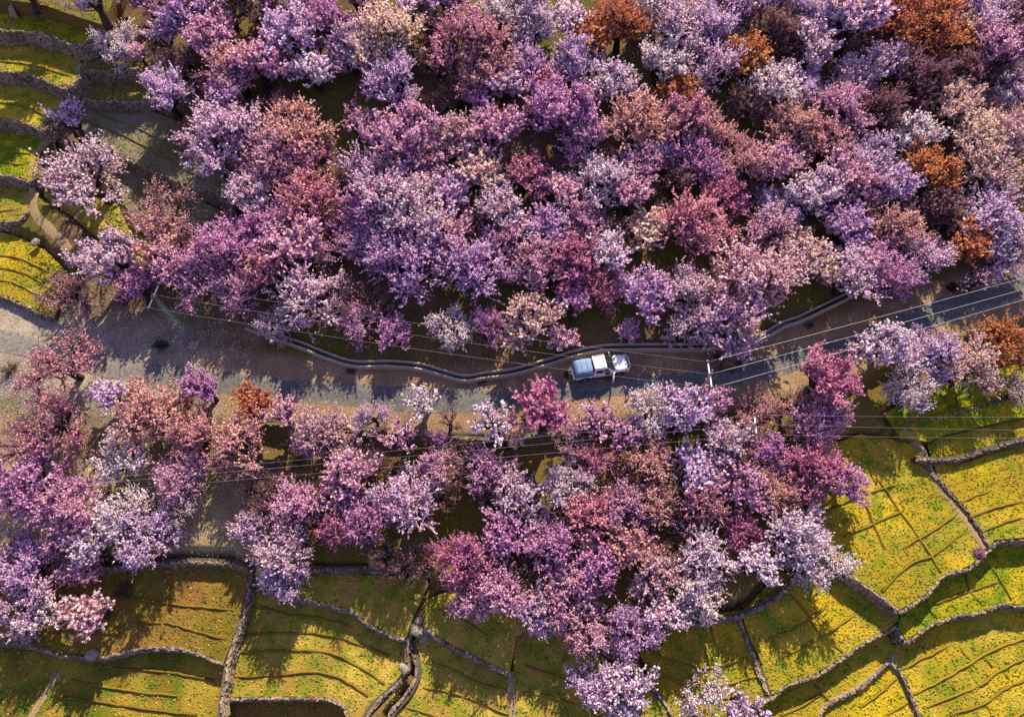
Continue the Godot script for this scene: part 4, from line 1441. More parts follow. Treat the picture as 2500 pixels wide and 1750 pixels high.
		["terraced_field", "mixed", -4.2, [-8.33, 24.3, -7.14, 23.19, -4.72, 24.3, -0.13, 26.47, 0, 28.26, 0, 31.13, -9.81, 31.13, -9.44, 29.43, -8.42, 28.26, -7.53, 26.77, -7.74, 25.55], [[-7.08, 25.77, -5.3, 26.17, -2.96, 27.23, -0.39, 27.88], [-7.14, 27.58, -4.9, 27.97, -2.93, 28.56, -0.23, 29.57], [-8.59, 28.91, -6.44, 29.57, -4.82, 30]]],
		["terraced_field", "mixed", -3.1, [-18.35, 18.93, -13.49, 19, -7.43, 19.2, -7.01, 19.77, -8.02, 22.22, -8.57, 24.02, -9.65, 23.86, -11.74, 22.86, -12.83, 22.06, -14.24, 21.58, -16.69, 20.99, -18.24, 20.86, -18.74, 19.77], []],
		["terraced_field", "mixed", -4.3, [-21.74, 19.55, -18.46, 20.4, -15.98, 20.73, -13.45, 21.66, -9.86, 23.5, -8.73, 23.98, -8.65, 25.23, -8.79, 26.46, -10.16, 27.96, -11.36, 29.13, -12.2, 30.43, -13.32, 28.99, -14.7, 28.31, -17.98, 28.26, -22.93, 28.31, -22.83, 26.46, -22.45, 23.98, -22.22, 21.39], [[-22.37, 21.15, -18.88, 22.06, -16.09, 22.39, -13.64, 22.87], [-22.37, 23.64, -16.96, 23.51, -13.86, 23.99, -10.04, 25.24], [-22.63, 24.99, -15.77, 24.93, -12.63, 26.01, -10.26, 27.37], [-22.72, 26.86, -18.84, 26.71, -16.23, 26.47, -13.86, 26.92, -11.49, 28.26]]],
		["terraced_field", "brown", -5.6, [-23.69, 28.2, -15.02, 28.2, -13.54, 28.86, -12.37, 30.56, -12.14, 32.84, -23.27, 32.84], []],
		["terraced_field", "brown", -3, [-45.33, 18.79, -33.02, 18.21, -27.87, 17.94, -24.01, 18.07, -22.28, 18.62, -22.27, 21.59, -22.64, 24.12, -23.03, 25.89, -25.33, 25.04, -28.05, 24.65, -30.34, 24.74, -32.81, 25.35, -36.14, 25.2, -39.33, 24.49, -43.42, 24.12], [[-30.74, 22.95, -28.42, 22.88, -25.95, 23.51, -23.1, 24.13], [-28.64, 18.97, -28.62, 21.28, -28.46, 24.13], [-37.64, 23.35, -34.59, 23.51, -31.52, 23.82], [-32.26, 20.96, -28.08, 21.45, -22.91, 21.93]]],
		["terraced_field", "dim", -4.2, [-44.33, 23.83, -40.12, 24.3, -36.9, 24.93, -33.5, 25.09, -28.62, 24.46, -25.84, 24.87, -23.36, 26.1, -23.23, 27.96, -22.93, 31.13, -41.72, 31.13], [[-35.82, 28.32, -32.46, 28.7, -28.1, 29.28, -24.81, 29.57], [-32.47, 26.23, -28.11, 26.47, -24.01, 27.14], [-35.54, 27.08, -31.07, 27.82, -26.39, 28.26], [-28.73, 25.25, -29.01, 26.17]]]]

func walls_data() -> Array:
	return [
		["stone terrace wall below the topmost bright green strip on the left", 8.42, 1.8, [-56.84, -34.89, -54.28, -35.02, -51.66, -34.95, -48.92, -34.24, -47.32, -33.53, -45.38, -32.76, -44.14, -33.53], 1],
		["stone terrace wall below the second strip on the left, ending at the path", 6.62, 1.75, [-56.67, -31.02, -54.05, -30.96, -51.32, -30.52, -48.87, -29.59, -47.83, -28.98, -46.28, -28.37, -45.83, -29.16, -45.46, -30.4], 1],
		["stone terrace wall below the third strip on the left, with a pointed end", 4.92, 1.6, [-55.96, -25.83, -53.38, -25.77, -51.12, -25.42, -49.89, -24.89, -48.38, -24.13, -47.88, -25.95, -47.44, -27.32], 1],
		["stone terrace wall below the bright green strip halfway down the left edge", 3.32, 1.45, [-54.79, -19.55, -52.26, -19.49, -50.76, -19.38, -48.88, -18.73, -49.11, -20.38, -49.31, -21.78], 1],
		["stone terrace wall below the small shaded strip above the round field on the left", 1.92, 1.2, [-53.96, -14.61, -51.49, -14.61, -50.5, -14.71, -49.57, -15.02, -49.16, -16.99, -49.22, -18.07], 1],
		["low stone edge between the lowest left field and the sandy road end", 0.72, 0.75, [-52.24, -7.52, -49.55, -6.67, -48.21, -6.19, -46.81, -5.54, -45.17, -4.71, -43.63, -4.16], 1],
		["dark stone wall at the top of the shaded slope right of the terrace path", 6.42, 1.4, [-45.74, -31.45, -43.85, -31.2, -41.27, -31.32, -38.27, -31.83], 1],
		["dark stone wall above the grey slope right of the terrace path", 5.02, 1.2, [-47.13, -29.1, -45.59, -28.61, -41.99, -28.12, -38.21, -28.24], 1],
		["long stone wall running diagonally below the grey slope to the orchard", 3.82, 1.6, [-47.08, -26.22, -44.67, -24.63, -42.63, -23.46, -40.07, -21.81, -37.82, -20.35, -35.21, -19.03, -32.01, -17.63, -28.83, -16.04, -27.14, -14.59], 0.8],
		["dry stone retaining wall along the lower edge of the road", 0.08, 1.5, [-22.2, 6.43, -19.99, 6.63, -17.78, 6.82, -12.79, 6.98, -9.04, 7.33, -4.61, 7.83, -2.16, 7.99, 0, 7.87, 4.6, 7.1, 8.35, 6.75, 11.87, 6.39, 14.96, 6.12], 0.8],
		["stone wall along the upper edge of the shaded lower left field", -1.95, 1.05, [-35.74, 18.89, -31.43, 18.43, -27.4, 18.09, -23.61, 18.22, -21.74, 18.76], 0.8],
		["stone wall between the two lower left fields, above the long grass one", -2.98, 1.2, [-43.39, 24.19, -39.31, 24.49, -36.13, 25.2, -32.8, 25.35, -30.32, 24.8, -28.04, 24.65, -25.32, 25.05, -23.02, 25.89], 0.9],
		["dark stone wall under the trees at the head of the middle field", -2, 1.1, [-19.13, 18.55, -15.35, 18.75, -11.94, 18.68, -8.52, 18.82, -7.07, 19.08], 0.7],
		["curving stone wall between upper and lower middle fields left of the gully", -3.08, 1.2, [-20.89, 20.27, -18.23, 20.86, -16.68, 20.99, -14.23, 21.58, -12.83, 22.06, -11.74, 22.86, -9.65, 23.86, -8.57, 24.02], 1],
		["stone wall under the lower middle field above the dark bottom strip", -4.28, 1.2, [-23.03, 28.32, -17.97, 28.26, -14.7, 28.32, -13.32, 28.99, -12.12, 30.51], 1],
		["stone wall descending to the right from the gully's slabs", -2.98, 1.1, [-7.35, 23.06, -6.32, 23.72, -4.62, 24.65, -2.29, 25.71, -0.16, 26.61], 1],
		["low stone row separating the lower left fields from the middle field", -2.95, 1.2, [-22.56, 30.02, -22.7, 28.31, -22.74, 26.11, -22.49, 24.28, -22.15, 21.6, -22.22, 18.69], 0.95],
		["stone lining of the gully on its left side", -3.6, 1, [-12.14, 30.85, -11.16, 29.15, -9.98, 27.99, -8.59, 26.51, -8.57, 24.06, -8.09, 22.15, -7.07, 19.78], 0.85],
		["stone lining of the gully on its right side", -3.75, 0.9, [-8.23, 24.41, -7.68, 25.65, -7.54, 26.86, -8.35, 28.34, -9.36, 29.49, -9.8, 31.13], 0.85],
		["boulder edged wall at the head of the lowest central field", -3.3, 0.9, [0.17, 23.71, 1.68, 23.24, 3.36, 23.21, 5.03, 23.34], 1],
		["stone wall along the right side of the narrow field near the bottom centre", -4.1, 0.8, [12.8, 30.99, 12.49, 29.72, 11.43, 28.03, 10.2, 27.14, 8.29, 26.17, 6.36, 25], 1],
		["stone wall above the curved field at the bottom", -3.2, 1, [10.27, 24.56, 12.74, 23.1, 15.81, 22.68, 18.78, 22.21, 20.74, 21.4, 22.42, 20.52, 23.83, 19.42, 25.59, 18.41], 0.8],
		["low stone row between the curved field and its right neighbour", -4.05, 0.5, [19.01, 22.25, 19.53, 24.41, 19.96, 25.87, 20.52, 28.03], 1],
		["tall stone wall descending from the brilliant white tree to the junction of fields", -2.58, 1.6, [26.21, 16.72, 27.87, 18.7, 29.32, 19.87, 30.48, 20.69, 31.7, 22.01], 1],
		["stone wall rising right from the junction below the big golden field", -2.58, 1.5, [31.67, 22.01, 34.21, 20.69, 35.99, 19.2, 38.64, 18.36, 40.66, 16.89, 41.38, 16.3, 43.93, 16.02, 46.06, 15.95], 1],
		["stone wall below the bright green field at the right edge", -4.08, 1.35, [32.11, 23.37, 32.54, 24.07, 34.33, 23.05, 36.61, 22.24, 39.5, 21.76, 41.07, 21.16, 43.1, 21.26, 45.17, 21.26], 1],
		["long stone wall from the bottom edge up to the junction of right fields", -4.08, 1.35, [18.73, 29.28, 20.76, 28.18, 21.99, 27.38, 24.79, 26.47, 27.05, 25.25, 29.35, 24, 31.23, 23.21, 32.16, 23.05], 1],
		["low stone path edge curving down from the junction at the lower right", -5.45, 0.45, [24.1, 30.85, 25.16, 28.9, 27.71, 27.85, 29.68, 26.63, 31.65, 25.22], 0.95],
		["straight pale stone edge running down right from the junction", -5.5, 0.42, [31.61, 25.22, 32.49, 27.05, 32.87, 28.86, 33, 31.14], 1.1],
		["stone ditch edge along the right side of the big golden field", -2.35, 0.5, [37.05, 8.61, 38.01, 10.84, 39.74, 13.66, 40.87, 16.91], 0.8],
		["upper mossy stone bank across the dark green field at the right edge", -1.68, 0.7, [35.44, 5.69, 38.54, 5.2, 43.64, 4.05, 47.55, 2.58, 50.7, 1.3], 0.7],
		["lower stone bank across the dark green field at the right edge", -1.68, 0.75, [36.11, 9.17, 39.4, 9.17, 43.09, 8.16, 46.33, 7.29, 48.77, 6.7], 0.7],
		["stone bank at the foot of the sandy slope by the curved trunk tree", -0.6, 0.8, [-26.18, 9.63, -23.26, 9.94, -20.42, 9.79], 0.6]]

func paths_data() -> Array:
	return [
		["path", -99, 0.42, [-52.75, -38.03, -53.39, -37.37, -53.59, -35.47], "path"],
		["path", -99, 0.5, [-45.49, -32.83, -46.05, -32.58, -45.51, -30.33, -45.97, -28.99, -47.23, -28.77, -47.51, -27.19, -48.01, -25.59, -48.71, -24.32, -49.27, -23.24, -49.34, -21.08, -49.02, -18.06, -48.45, -15.74, -45.48, -12.92, -41.65, -9.3], "path"],
		["path", -99, 0.3, [35.64, 6.47, 36.95, 7.79, 37.63, 10.45, 39.22, 14.23, 40.31, 16.99], "path"],
		["path", -5.5, 0.16, [32.15, 24.97, 30.1, 26.38, 27.93, 27.72, 25.35, 28.86, 24.12, 30.85], "path"],
		["path", -4.2, 0.28, [-36.83, 26.47, -37.12, 27.67, -37.55, 28.7, -37.93, 29.86], "path"],
		["path", -4.2, 0.3, [-0.13, 26.47, 0, 28.26, 0.06, 30.85], "path"]]

func people_data() -> Array:
	return [
		{"label": "person in black clothes standing behind the pickup's rear", "at": Vector3(4.93, 0.03, 2.03), "turn": 0.30, "top": Color(0.012, 0.012, 0.014, 1), "leg": Color(0.014, 0.014, 0.018, 1), "lean": 0.08, "stride": 0.10, "arms": [[Vector3(0.10, -0.26, -0.06), Vector3(0.2, -0.1, 0.05)], [Vector3(0.05, -0.27, 0.05), Vector3(0.22, -0.08, 0.02)]], "hat": Color(0.000, 0.000, 0.000, 0), "brim": 0.10, "long": true},
		{"label": "person in a maroon top and dark hat reaching into the blossoms by the wall", "at": Vector3(8.19, 0.00, 5.30), "turn": -0.50, "top": Color(0.100, 0.012, 0.035, 1), "leg": Color(0.020, 0.020, 0.030, 1), "lean": 0.05, "stride": 0.08, "arms": [[Vector3(0.03, -0.28, -0.05), Vector3(0.08, -0.22, 0.0)], [Vector3(0.18, -0.18, 0.12), Vector3(0.22, 0.02, 0.06)]], "hat": Color(0.012, 0.012, 0.014, 1), "brim": 0.15, "long": true},
		{"label": "person in a dark red jacket walking first on the left of the group", "at": Vector3(19.19, 0.03, 1.16), "turn": 2.90, "top": Color(0.140, 0.015, 0.012, 1), "leg": Color(0.030, 0.025, 0.030, 1), "lean": 0.06, "stride": 0.18, "arms": [[Vector3(0.02, -0.28, -0.05), Vector3(0.07, -0.23, 0.0)], [Vector3(0.02, -0.28, 0.05), Vector3(0.07, -0.23, 0.0)]], "hat": Color(0.000, 0.000, 0.000, 0), "brim": 0.10, "long": true},
		{"label": "person in a brown coat bending forward in the middle of the walking group", "at": Vector3(20.16, 0.03, 1.32), "turn": 2.80, "top": Color(0.150, 0.065, 0.018, 1), "leg": Color(0.030, 0.020, 0.018, 1), "lean": 0.45, "stride": 0.22, "arms": [[Vector3(0.02, -0.28, -0.05), Vector3(0.07, -0.23, 0.0)], [Vector3(0.02, -0.28, 0.05), Vector3(0.07, -0.23, 0.0)]], "hat": Color(0.000, 0.000, 0.000, 0), "brim": 0.10, "long": true},
		{"label": "person in dark green with a pale cap behind the walking group", "at": Vector3(20.81, 0.03, 0.74), "turn": 2.90, "top": Color(0.020, 0.028, 0.016, 1), "leg": Color(0.020, 0.020, 0.020, 1), "lean": 0.10, "stride": 0.15, "arms": [[Vector3(0.02, -0.28, -0.05), Vector3(0.07, -0.23, 0.0)], [Vector3(0.02, -0.28, 0.05), Vector3(0.07, -0.23, 0.0)]], "hat": Color(0.550, 0.500, 0.360, 1), "brim": 0.13, "long": false},
		{"label": "person in long black clothes walking last on the right of the group", "at": Vector3(21.28, 0.03, 0.82), "turn": 2.80, "top": Color(0.010, 0.010, 0.012, 1), "leg": Color(0.012, 0.012, 0.014, 1), "lean": 0.12, "stride": 0.20, "arms": [[Vector3(0.02, -0.28, -0.05), Vector3(0.07, -0.23, 0.0)], [Vector3(0.02, -0.28, 0.05), Vector3(0.07, -0.23, 0.0)]], "hat": Color(0.000, 0.000, 0.000, 0), "brim": 0.10, "long": true}]

func forms_data() -> Array:
	return [
		{"R": 4, "trunk": 1.3, "lean": 0.1, "limbs": 6, "e0": 25, "e1": 78, "bend": 0.35, "branches": 8, "twigs": 9, "shoots": 3, "dens": 8.6, "size": 0.088, "spread": 0.16, "up": 0.3, "lop": 0, "seed": 0.0},
		{"R": 4, "trunk": 1.2, "lean": -0.15, "limbs": 6, "e0": 20, "e1": 75, "bend": 0.3, "branches": 8, "twigs": 9, "shoots": 3, "dens": 8.6, "size": 0.088, "spread": 0.15, "up": 0.35, "lop": 0.15, "seed": 0.7},
		{"R": 4, "trunk": 1.3, "lean": 0.2, "limbs": 6, "e0": 12, "e1": 60, "bend": 0.25, "branches": 8, "twigs": 9, "shoots": 3, "dens": 7.2, "size": 0.0858, "spread": 0.17, "up": 0.22, "lop": 0.1, "seed": 1.4},
		{"R": 4, "trunk": 1.4, "lean": 0.1, "limbs": 6, "e0": 35, "e1": 80, "bend": 0.7, "branches": 8, "twigs": 8, "shoots": 4, "dens": 8.6, "size": 0.0825, "spread": 0.12, "up": 0.75, "lop": 0.1, "seed": 2.1},
		{"R": 4, "trunk": 1.7, "lean": 0.25, "limbs": 5, "e0": 15, "e1": 65, "bend": 0.15, "branches": 8, "twigs": 8, "shoots": 3, "dens": 5.0, "size": 0.0825, "spread": 0.15, "up": 0.25, "lop": 0.2, "seed": 2.8},
		{"R": 3, "trunk": 1.1, "lean": 0.15, "limbs": 5, "e0": 25, "e1": 75, "bend": 0.4, "branches": 8, "twigs": 8, "shoots": 3, "dens": 9.0, "size": 0.0858, "spread": 0.15, "up": 0.4, "lop": 0.1, "seed": 3.5},
		{"R": 3, "trunk": 1.2, "lean": 0.1, "limbs": 5, "e0": 35, "e1": 80, "bend": 0.6, "branches": 7, "twigs": 9, "shoots": 3, "dens": 8.6, "size": 0.0825, "spread": 0.13, "up": 0.6, "lop": 0, "seed": 4.2},
		{"R": 2.2, "trunk": 0.9, "lean": 0.1, "limbs": 5, "e0": 25, "e1": 75, "bend": 0.45, "branches": 7, "twigs": 7, "shoots": 3, "dens": 9.5, "size": 0.0836, "spread": 0.14, "up": 0.4, "lop": 0, "seed": 4.9},
		{"R": 2.4, "trunk": 0.9, "lean": 0.15, "limbs": 5, "e0": 30, "e1": 75, "bend": 0.6, "branches": 6, "twigs": 6, "shoots": 2, "dens": 5.9, "size": 0.077, "spread": 0.1, "up": 0.7, "lop": 0.1, "seed": 5.6},
		{"R": 3.6, "trunk": 1.4, "lean": 0.3, "limbs": 5, "e0": 10, "e1": 55, "bend": -0.1, "branches": 8, "twigs": 9, "shoots": 3, "dens": 8.6, "size": 0.0858, "spread": 0.15, "up": 0.05, "lop": 0.3, "seed": 6.3},
		{"R": 4.4, "trunk": 1.4, "lean": -0.2, "limbs": 7, "e0": 20, "e1": 75, "bend": 0.35, "branches": 8, "twigs": 9, "shoots": 3, "dens": 8.6, "size": 0.088, "spread": 0.16, "up": 0.35, "lop": 0.25, "seed": 7.0},
		{"R": 3.4, "trunk": 1.2, "lean": 0.2, "limbs": 6, "e0": 15, "e1": 62, "bend": 0.2, "branches": 8, "twigs": 8, "shoots": 3, "dens": 8.6, "size": 0.0858, "spread": 0.15, "up": 0.25, "lop": 0.15, "seed": 7.7},
		{"R": 2, "trunk": 0.9, "lean": 0.3, "limbs": 4, "e0": 30, "e1": 70, "bend": 0.4, "branches": 6, "twigs": 6, "shoots": 2, "dens": 1.8, "size": 0.066, "spread": 0.08, "up": 0.5, "lop": 0.1, "seed": 8.4},
		{"R": 4, "trunk": 2.2, "lean": 0.45, "limbs": 5, "e0": 10, "e1": 60, "bend": 0.1, "branches": 8, "twigs": 8, "shoots": 3, "dens": 3.6, "size": 0.077, "spread": 0.12, "up": 0.2, "lop": 0.25, "seed": 9.1},
		{"R": 2.8, "trunk": 0.8, "lean": 0.2, "limbs": 6, "e0": 20, "e1": 70, "bend": 0.4, "branches": 8, "twigs": 7, "shoots": 3, "dens": 1.0, "size": 0.077, "spread": 0.1, "up": 0.45, "lop": 0.1, "seed": 9.8}]

func trees_data() -> Array:
	return [
		["lavender-white blossom tree beside the topmost bright green terrace on the left", "W", 3, -42.09, 10.20, -33.93, 2.47, 3.00],
		["second lavender-white blossom tree beside the green terrace, overlapping the corner tree below it", "W", 9, -41.23, 6.40, -32.51, 2.10, 2.68],
		["pale lavender tree on the top edge right of the terrace trees", "L", 5, -34.28, 6.35, -36.14, 2.83, 3.31],
		["narrow white blossom sprig standing in dark shade right of the terrace trees", "W", 8, -37.00, 5.93, -34.41, 1.49, 2.16],
		["smallest pink blossom sapling below the lavender-white terrace trees", "P", 7, -39.06, 6.40, -31.82, 1.06, 1.80],
		["feathery white blossom tree alone on the shaded grassy bank by the terraces", "W", 3, -34.91, 4.47, -26.34, 2.22, 2.78],
		["pinkish lavender tree in upper left orchard with spiky upper edge", "P", 5, -30.94, 5.71, -32.20, 2.79, 3.27],
		["salmon tinted tree merging with the lavender one in the upper left orchard", "S", 0, -28.30, 5.15, -28.86, 3.09, 3.52],
		["small lavender tree below the salmon tinted tree of the upper left orchard", "L", 6, -28.52, 4.66, -26.30, 2.03, 2.63],
		["large round lavender tree at the left orchard edge above the grey-green slope", "L", 0, -28.38, 3.63, -20.84, 3.64, 4.00],
		["wide lavender tree with dark twisted limbs standing between terraces and stone path", "L", 4, -41.50, 1.40, -16.85, 4.22, 4.48],
		["bare pale shoots rising behind the twisted tree by the terrace path", "W", 8, -45.04, 3.70, -24.62, 1.60, 2.26],
		["pink salmon tree with a bare dark trunk on the grey slope above the lattice pole", "S", 13, -32.96, 2.20, -12.15, 3.27, 3.68],
		["lavender tree next to the left foot of the magenta pink tree", "L", 5, -25.18, 2.56, -14.79, 2.30, 2.86],
		["white lavender tree beside the dark upper clearing, left of the creamy pair", "W", 5, -23.02, 6.00, -32.62, 3.04, 3.49],
		["small violet-white tree above the forked dark trunk in the green clearing", "W", 7, -20.37, 5.35, -28.91, 2.05, 2.64],
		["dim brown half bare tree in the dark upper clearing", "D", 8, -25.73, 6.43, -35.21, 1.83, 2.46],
		["pink cream tree touching the top edge left of the creamy white crown", "P", 0, -19.13, 6.39, -34.28, 2.97, 3.43],
		["lavender tree between the pink cream one and the creamy white crown", "L", 1, -16.42, 5.84, -31.21, 2.68, 3.18],
		["big creamy white crown near the top edge, left of the rose salmon tree", "C", 0, -13.19, 6.12, -32.38, 3.55, 3.92],
		["blue-white tree directly below the creamy white crown", "W", 1, -12.14, 5.14, -27.12, 3.05, 3.50],
		["pink tree left of the green clearing with the forked trunk", "P", 6, -25.33, 5.25, -28.94, 2.48, 3.01],
		["small lavender tree cut by the top edge left of the rose salmon tree", "L", 7, -10.32, 7.06, -37.01, 1.93, 2.54],
		["broad rose salmon tree in the upper orchard left of centre", "S", 0, -4.58, 6.07, -31.64, 3.71, 4.05],
		["lower rose salmon tree hanging below the broad rose salmon one", "S", 5, -2.91, 5.44, -28.38, 2.64, 3.15],
		["white tree on the top edge right of the rose salmon tree", "W", 1, -1.07, 6.88, -35.96, 2.37, 2.91],
		["small pink tree in shade below the rose salmon trees", "P", 7, -3.54, 5.02, -26.16, 1.59, 2.25],
		["violet tree at the right foot of the rose salmon trees", "L", 6, -0.62, 5.16, -26.92, 1.85, 2.48],
		["orange salmon tree directly below the forked dark trunk", "S", 11, -21.41, 4.00, -21.91, 3.24, 3.66],
		["forked dark almost bare tree in the green upper left clearing", "D", 4, -23.26, 4.67, -25.63, 1.85, 2.47],
		["thin pink shoots standing alone right of the orange salmon tree", "P", 8, -15.23, 4.36, -23.30, 1.57, 2.24],
		["mauve pink tree between the round lavender tree and the orange salmon one", "P", 1, -23.48, 3.31, -18.52, 2.95, 3.41],
		["peach pink tree below the orange salmon tree", "S", 5, -20.56, 3.33, -18.32, 2.54, 3.06],
		["upright mauve tree in the middle of the left upper orchard", "P", 3, -10.38, 3.81, -19.91, 2.96, 3.42],
		["second mauve tree at the lower right of the upright mauve one", "P", 5, -7.99, 3.50, -18.15, 2.20, 2.77],
		["cream pink tree in the centre of the upper orchard", "C", 5, -5.16, 4.01, -20.79, 2.35, 2.90],
		["violet pink tree right of the cream pink one", "P", 6, -1.42, 4.10, -21.33, 2.23, 2.80],
		["magenta pink round tree at the left of the big pale pink crown", "R", 0, -19.49, 2.59, -14.29, 3.06, 3.50],
		["mauve tree under the magenta pink round tree", "P", 1, -21.51, 2.24, -12.65, 2.16, 2.73],
		["upper left one of the orchard's largest pale pink pair", "L", 10, -12.45, 2.87, -15.18, 3.46, 3.84],
		["lower right one of the orchard's largest pale pink pair", "L", 2, -9.17, 2.31, -11.97, 3.72, 4.07],
		["pinkish lower left neighbour of the largest pale lavender-pink crown", "P", 1, -13.91, 2.26, -12.13, 2.87, 3.34],
		["small cream pink tree right of the largest pale crown", "C", 7, -2.79, 3.27, -16.93, 2.02, 2.62],
		["lavender tree midway between the largest pale crown and the magenta tree", "L", 5, -0.98, 2.53, -13.05, 2.32, 2.87],
		["mauve tree left of the dark gap beside the magenta pink tree", "P", 5, -23.71, 1.91, -11.18, 2.14, 2.72],
		["pure white tree at the top edge left of the bright orange tree", "W", 1, 2.65, 6.58, -34.83, 2.54, 3.06],
		["small lavender tree squeezed between the white tree and the orange tree at the top", "L", 7, 6.46, 6.51, -35.03, 2.01, 2.61],
		["bright orange tree at the top edge near the middle", "O", 0, 11.17, 6.34, -34.65, 2.98, 3.44],
		["darker orange small tree at the lower left of the bright orange one", "O", 7, 8.54, 6.05, -32.85, 2.08, 2.67],
		["tall pale lavender tree at the top edge right of the bright orange tree", "L", 0, 16.99, 6.21, -34.41, 3.33, 3.73],
		["grey-white tree at the top edge, second right of the bright orange tree", "W", 1, 20.69, 6.02, -34.12, 2.98, 3.44],
		["dim lavender tree in shade below the grey-white top tree", "L", 2, 20.12, 5.23, -29.85, 2.93, 3.39],
		["orange salmon tree at the right of the dim lavender shade tree", "O", 5, 24.09, 5.29, -30.93, 2.43, 2.96],
		["white lavender tree in the upper centre, first of a white pair", "W", 1, 6.28, 5.52, -29.77, 2.66, 3.16],
		["white lavender tree in the upper centre, lower right of a white pair", "W", 5, 10.19, 4.93, -27.15, 2.38, 2.92],
		["brush-shaped lavender tree with upright spikes in the upper centre", "W", 3, 15.41, 5.31, -29.56, 2.23, 2.80],
		["violet lavender tree right of the rose salmon trees", "L", 5, 1.26, 5.64, -29.67, 2.05, 2.64],
		["small brick red tree between the violet tree and the white pair", "R", 7, 3.36, 5.33, -28.37, 1.60, 2.26],
		["yellow orange tree right below the brush-shaped lavender tree", "O", 5, 16.84, 4.71, -26.49, 2.20, 2.77],
		["tall mauve pink tree above the centre of the orchard", "P", 3, 4.87, 4.27, -23.03, 2.92, 3.38],
		["mauve tree at the right foot of the tall mauve pink one", "P", 1, 7.27, 3.87, -21.22, 2.65, 3.16],
		["dusky rose tree with a visible trunk below the white pair", "S", 0, 12.52, 4.01, -22.48, 3.25, 3.66],
		["peach rose tree below the yellow orange tree", "S", 5, 17.12, 4.06, -23.12, 2.77, 3.25],
		["warm salmon tree at the right of the peach rose tree", "S", 1, 19.98, 3.76, -22.06, 2.42, 2.96],
		["brilliant white tree on dark ground in the upper right, left half of a pair", "W", 5, 26.78, 4.45, -27.33, 2.48, 3.01],
		["brilliant white tree on dark ground in the upper right, spiky right half of a pair", "W", 9, 29.95, 4.46, -28.36, 2.33, 2.88],
		["round lavender-white tree at the centre of the upper orchard", "W", 0, 8.49, 2.93, -16.41, 2.76, 3.25],
		["pink lavender tree touching the lower right of the round lavender-white tree", "P", 6, 11.10, 2.61, -15.01, 1.93, 2.54],
		["small white tree beside the trunk of the dusky rose tree", "W", 7, 14.76, 3.52, -20.08, 1.47, 2.15],
		["reddish mauve tree left of the round lavender-white tree", "R", 5, 1.59, 3.21, -16.92, 2.11, 2.69],
		["small mauve tree at the left foot of the round lavender-white tree", "P", 7, 4.76, 2.83, -15.41, 1.85, 2.47],
		["pink tree above the bright magenta-red tree", "P", 2, 18.42, 3.16, -18.65, 2.63, 3.14],
		["dim twiggy tree above the left edge of the magenta-red tree", "D", 8, 16.46, 2.91, -17.00, 1.70, 2.35],
		["brightest magenta-red tree in the right half of the orchard", "R", 0, 17.35, 1.85, -11.52, 3.19, 3.61],
		["darker red tree behind the upper right of the magenta-red one", "R", 5, 20.89, 2.45, -15.34, 2.02, 2.62],
		["dusty salmon tree right of the pink tree above the magenta-red one", "S", 1, 23.31, 2.99, -18.64, 2.56, 3.07],
		["dusty mauve tree in the right orchard left of the lavender-white one", "P", 5, 26.25, 2.84, -18.71, 2.31, 2.86],
		["bright white spreading tree right of the magenta-red one, left half", "W", 9, 25.94, 2.01, -14.26, 2.27, 2.83],
		["bright white spreading tree right of the magenta-red one, spiky right half", "W", 3, 29.32, 2.01, -15.28, 2.28, 2.84],
		["small cream pink tree left of the magenta-red tree", "C", 7, 12.89, 1.90, -11.38, 1.90, 2.52],
		["grey-white tree at the top edge left of the red-orange tree", "W", 2, 32.22, 5.84, -36.50, 2.68, 3.17],
		["lavender pink tree at the top edge touching the red-orange tree", "L", 6, 35.49, 5.37, -35.26, 3.03, 3.47],
		["small lavender tree beneath the grey-white top tree on the right", "L", 6, 31.62, 5.08, -32.27, 2.10, 2.68],
		["wide red-orange tree at the top right, left half", "O", 0, 41.20, 5.12, -35.96, 3.59, 3.95],
		["wide red-orange tree at the top right, right half", "O", 1, 44.95, 4.67, -34.91, 3.31, 3.72],
		["small cream sprig on the right side of the red-orange tree", "C", 8, 48.26, 4.74, -36.49, 1.79, 2.42],
		["white tree at the top edge near the right corner", "W", 9, 52.16, 4.83, -38.42, 2.65, 3.15],
		["lavender tree below the red-orange tree", "L", 5, 39.20, 4.41, -31.52, 2.28, 2.84],
		["shaded lavender tree left under the red-orange tree", "L", 2, 36.06, 4.30, -29.81, 2.26, 2.82],
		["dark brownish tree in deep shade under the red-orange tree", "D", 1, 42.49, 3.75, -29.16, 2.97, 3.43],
		["upright pinkish tree on the right edge below the top corner", "P", 3, 51.99, 3.85, -33.18, 2.59, 3.10],
		["lavender tree on the right edge above the big cream crown", "L", 5, 52.75, 3.00, -29.00, 2.02, 2.61],
		["dim mauve tree in shade left of the upright pinkish one", "D", 5, 47.51, 3.66, -30.54, 2.29, 2.85],
		["mauve pink tree below the brilliant white pair", "P", 0, 33.21, 3.61, -25.15, 2.82, 3.29],
		["salmon rose tree right under the brilliant white pair", "S", 1, 28.11, 3.57, -23.13, 2.70, 3.19],
		["dark half bare tree in the shaded hollow of the right orchard", "D", 2, 37.74, 3.42, -25.80, 2.49, 3.02],
		["creamy white upright tree standing above the big cream crown", "C", 3, 45.79, 2.96, -26.23, 2.07, 2.66],
		["big cream white crown on the right edge, its upper left part", "C", 0, 47.47, 2.15, -22.59, 3.08, 3.51],
		["big cream white crown on the right edge, its upper right part", "C", 1, 50.66, 1.99, -22.89, 2.92, 3.38],
		["big cream white crown on the right edge, its lower part", "C", 2, 47.61, 1.37, -18.55, 3.19, 3.61],
		["small white tree left of the big cream crown", "W", 5, 40.72, 2.66, -22.82, 2.21, 2.78],
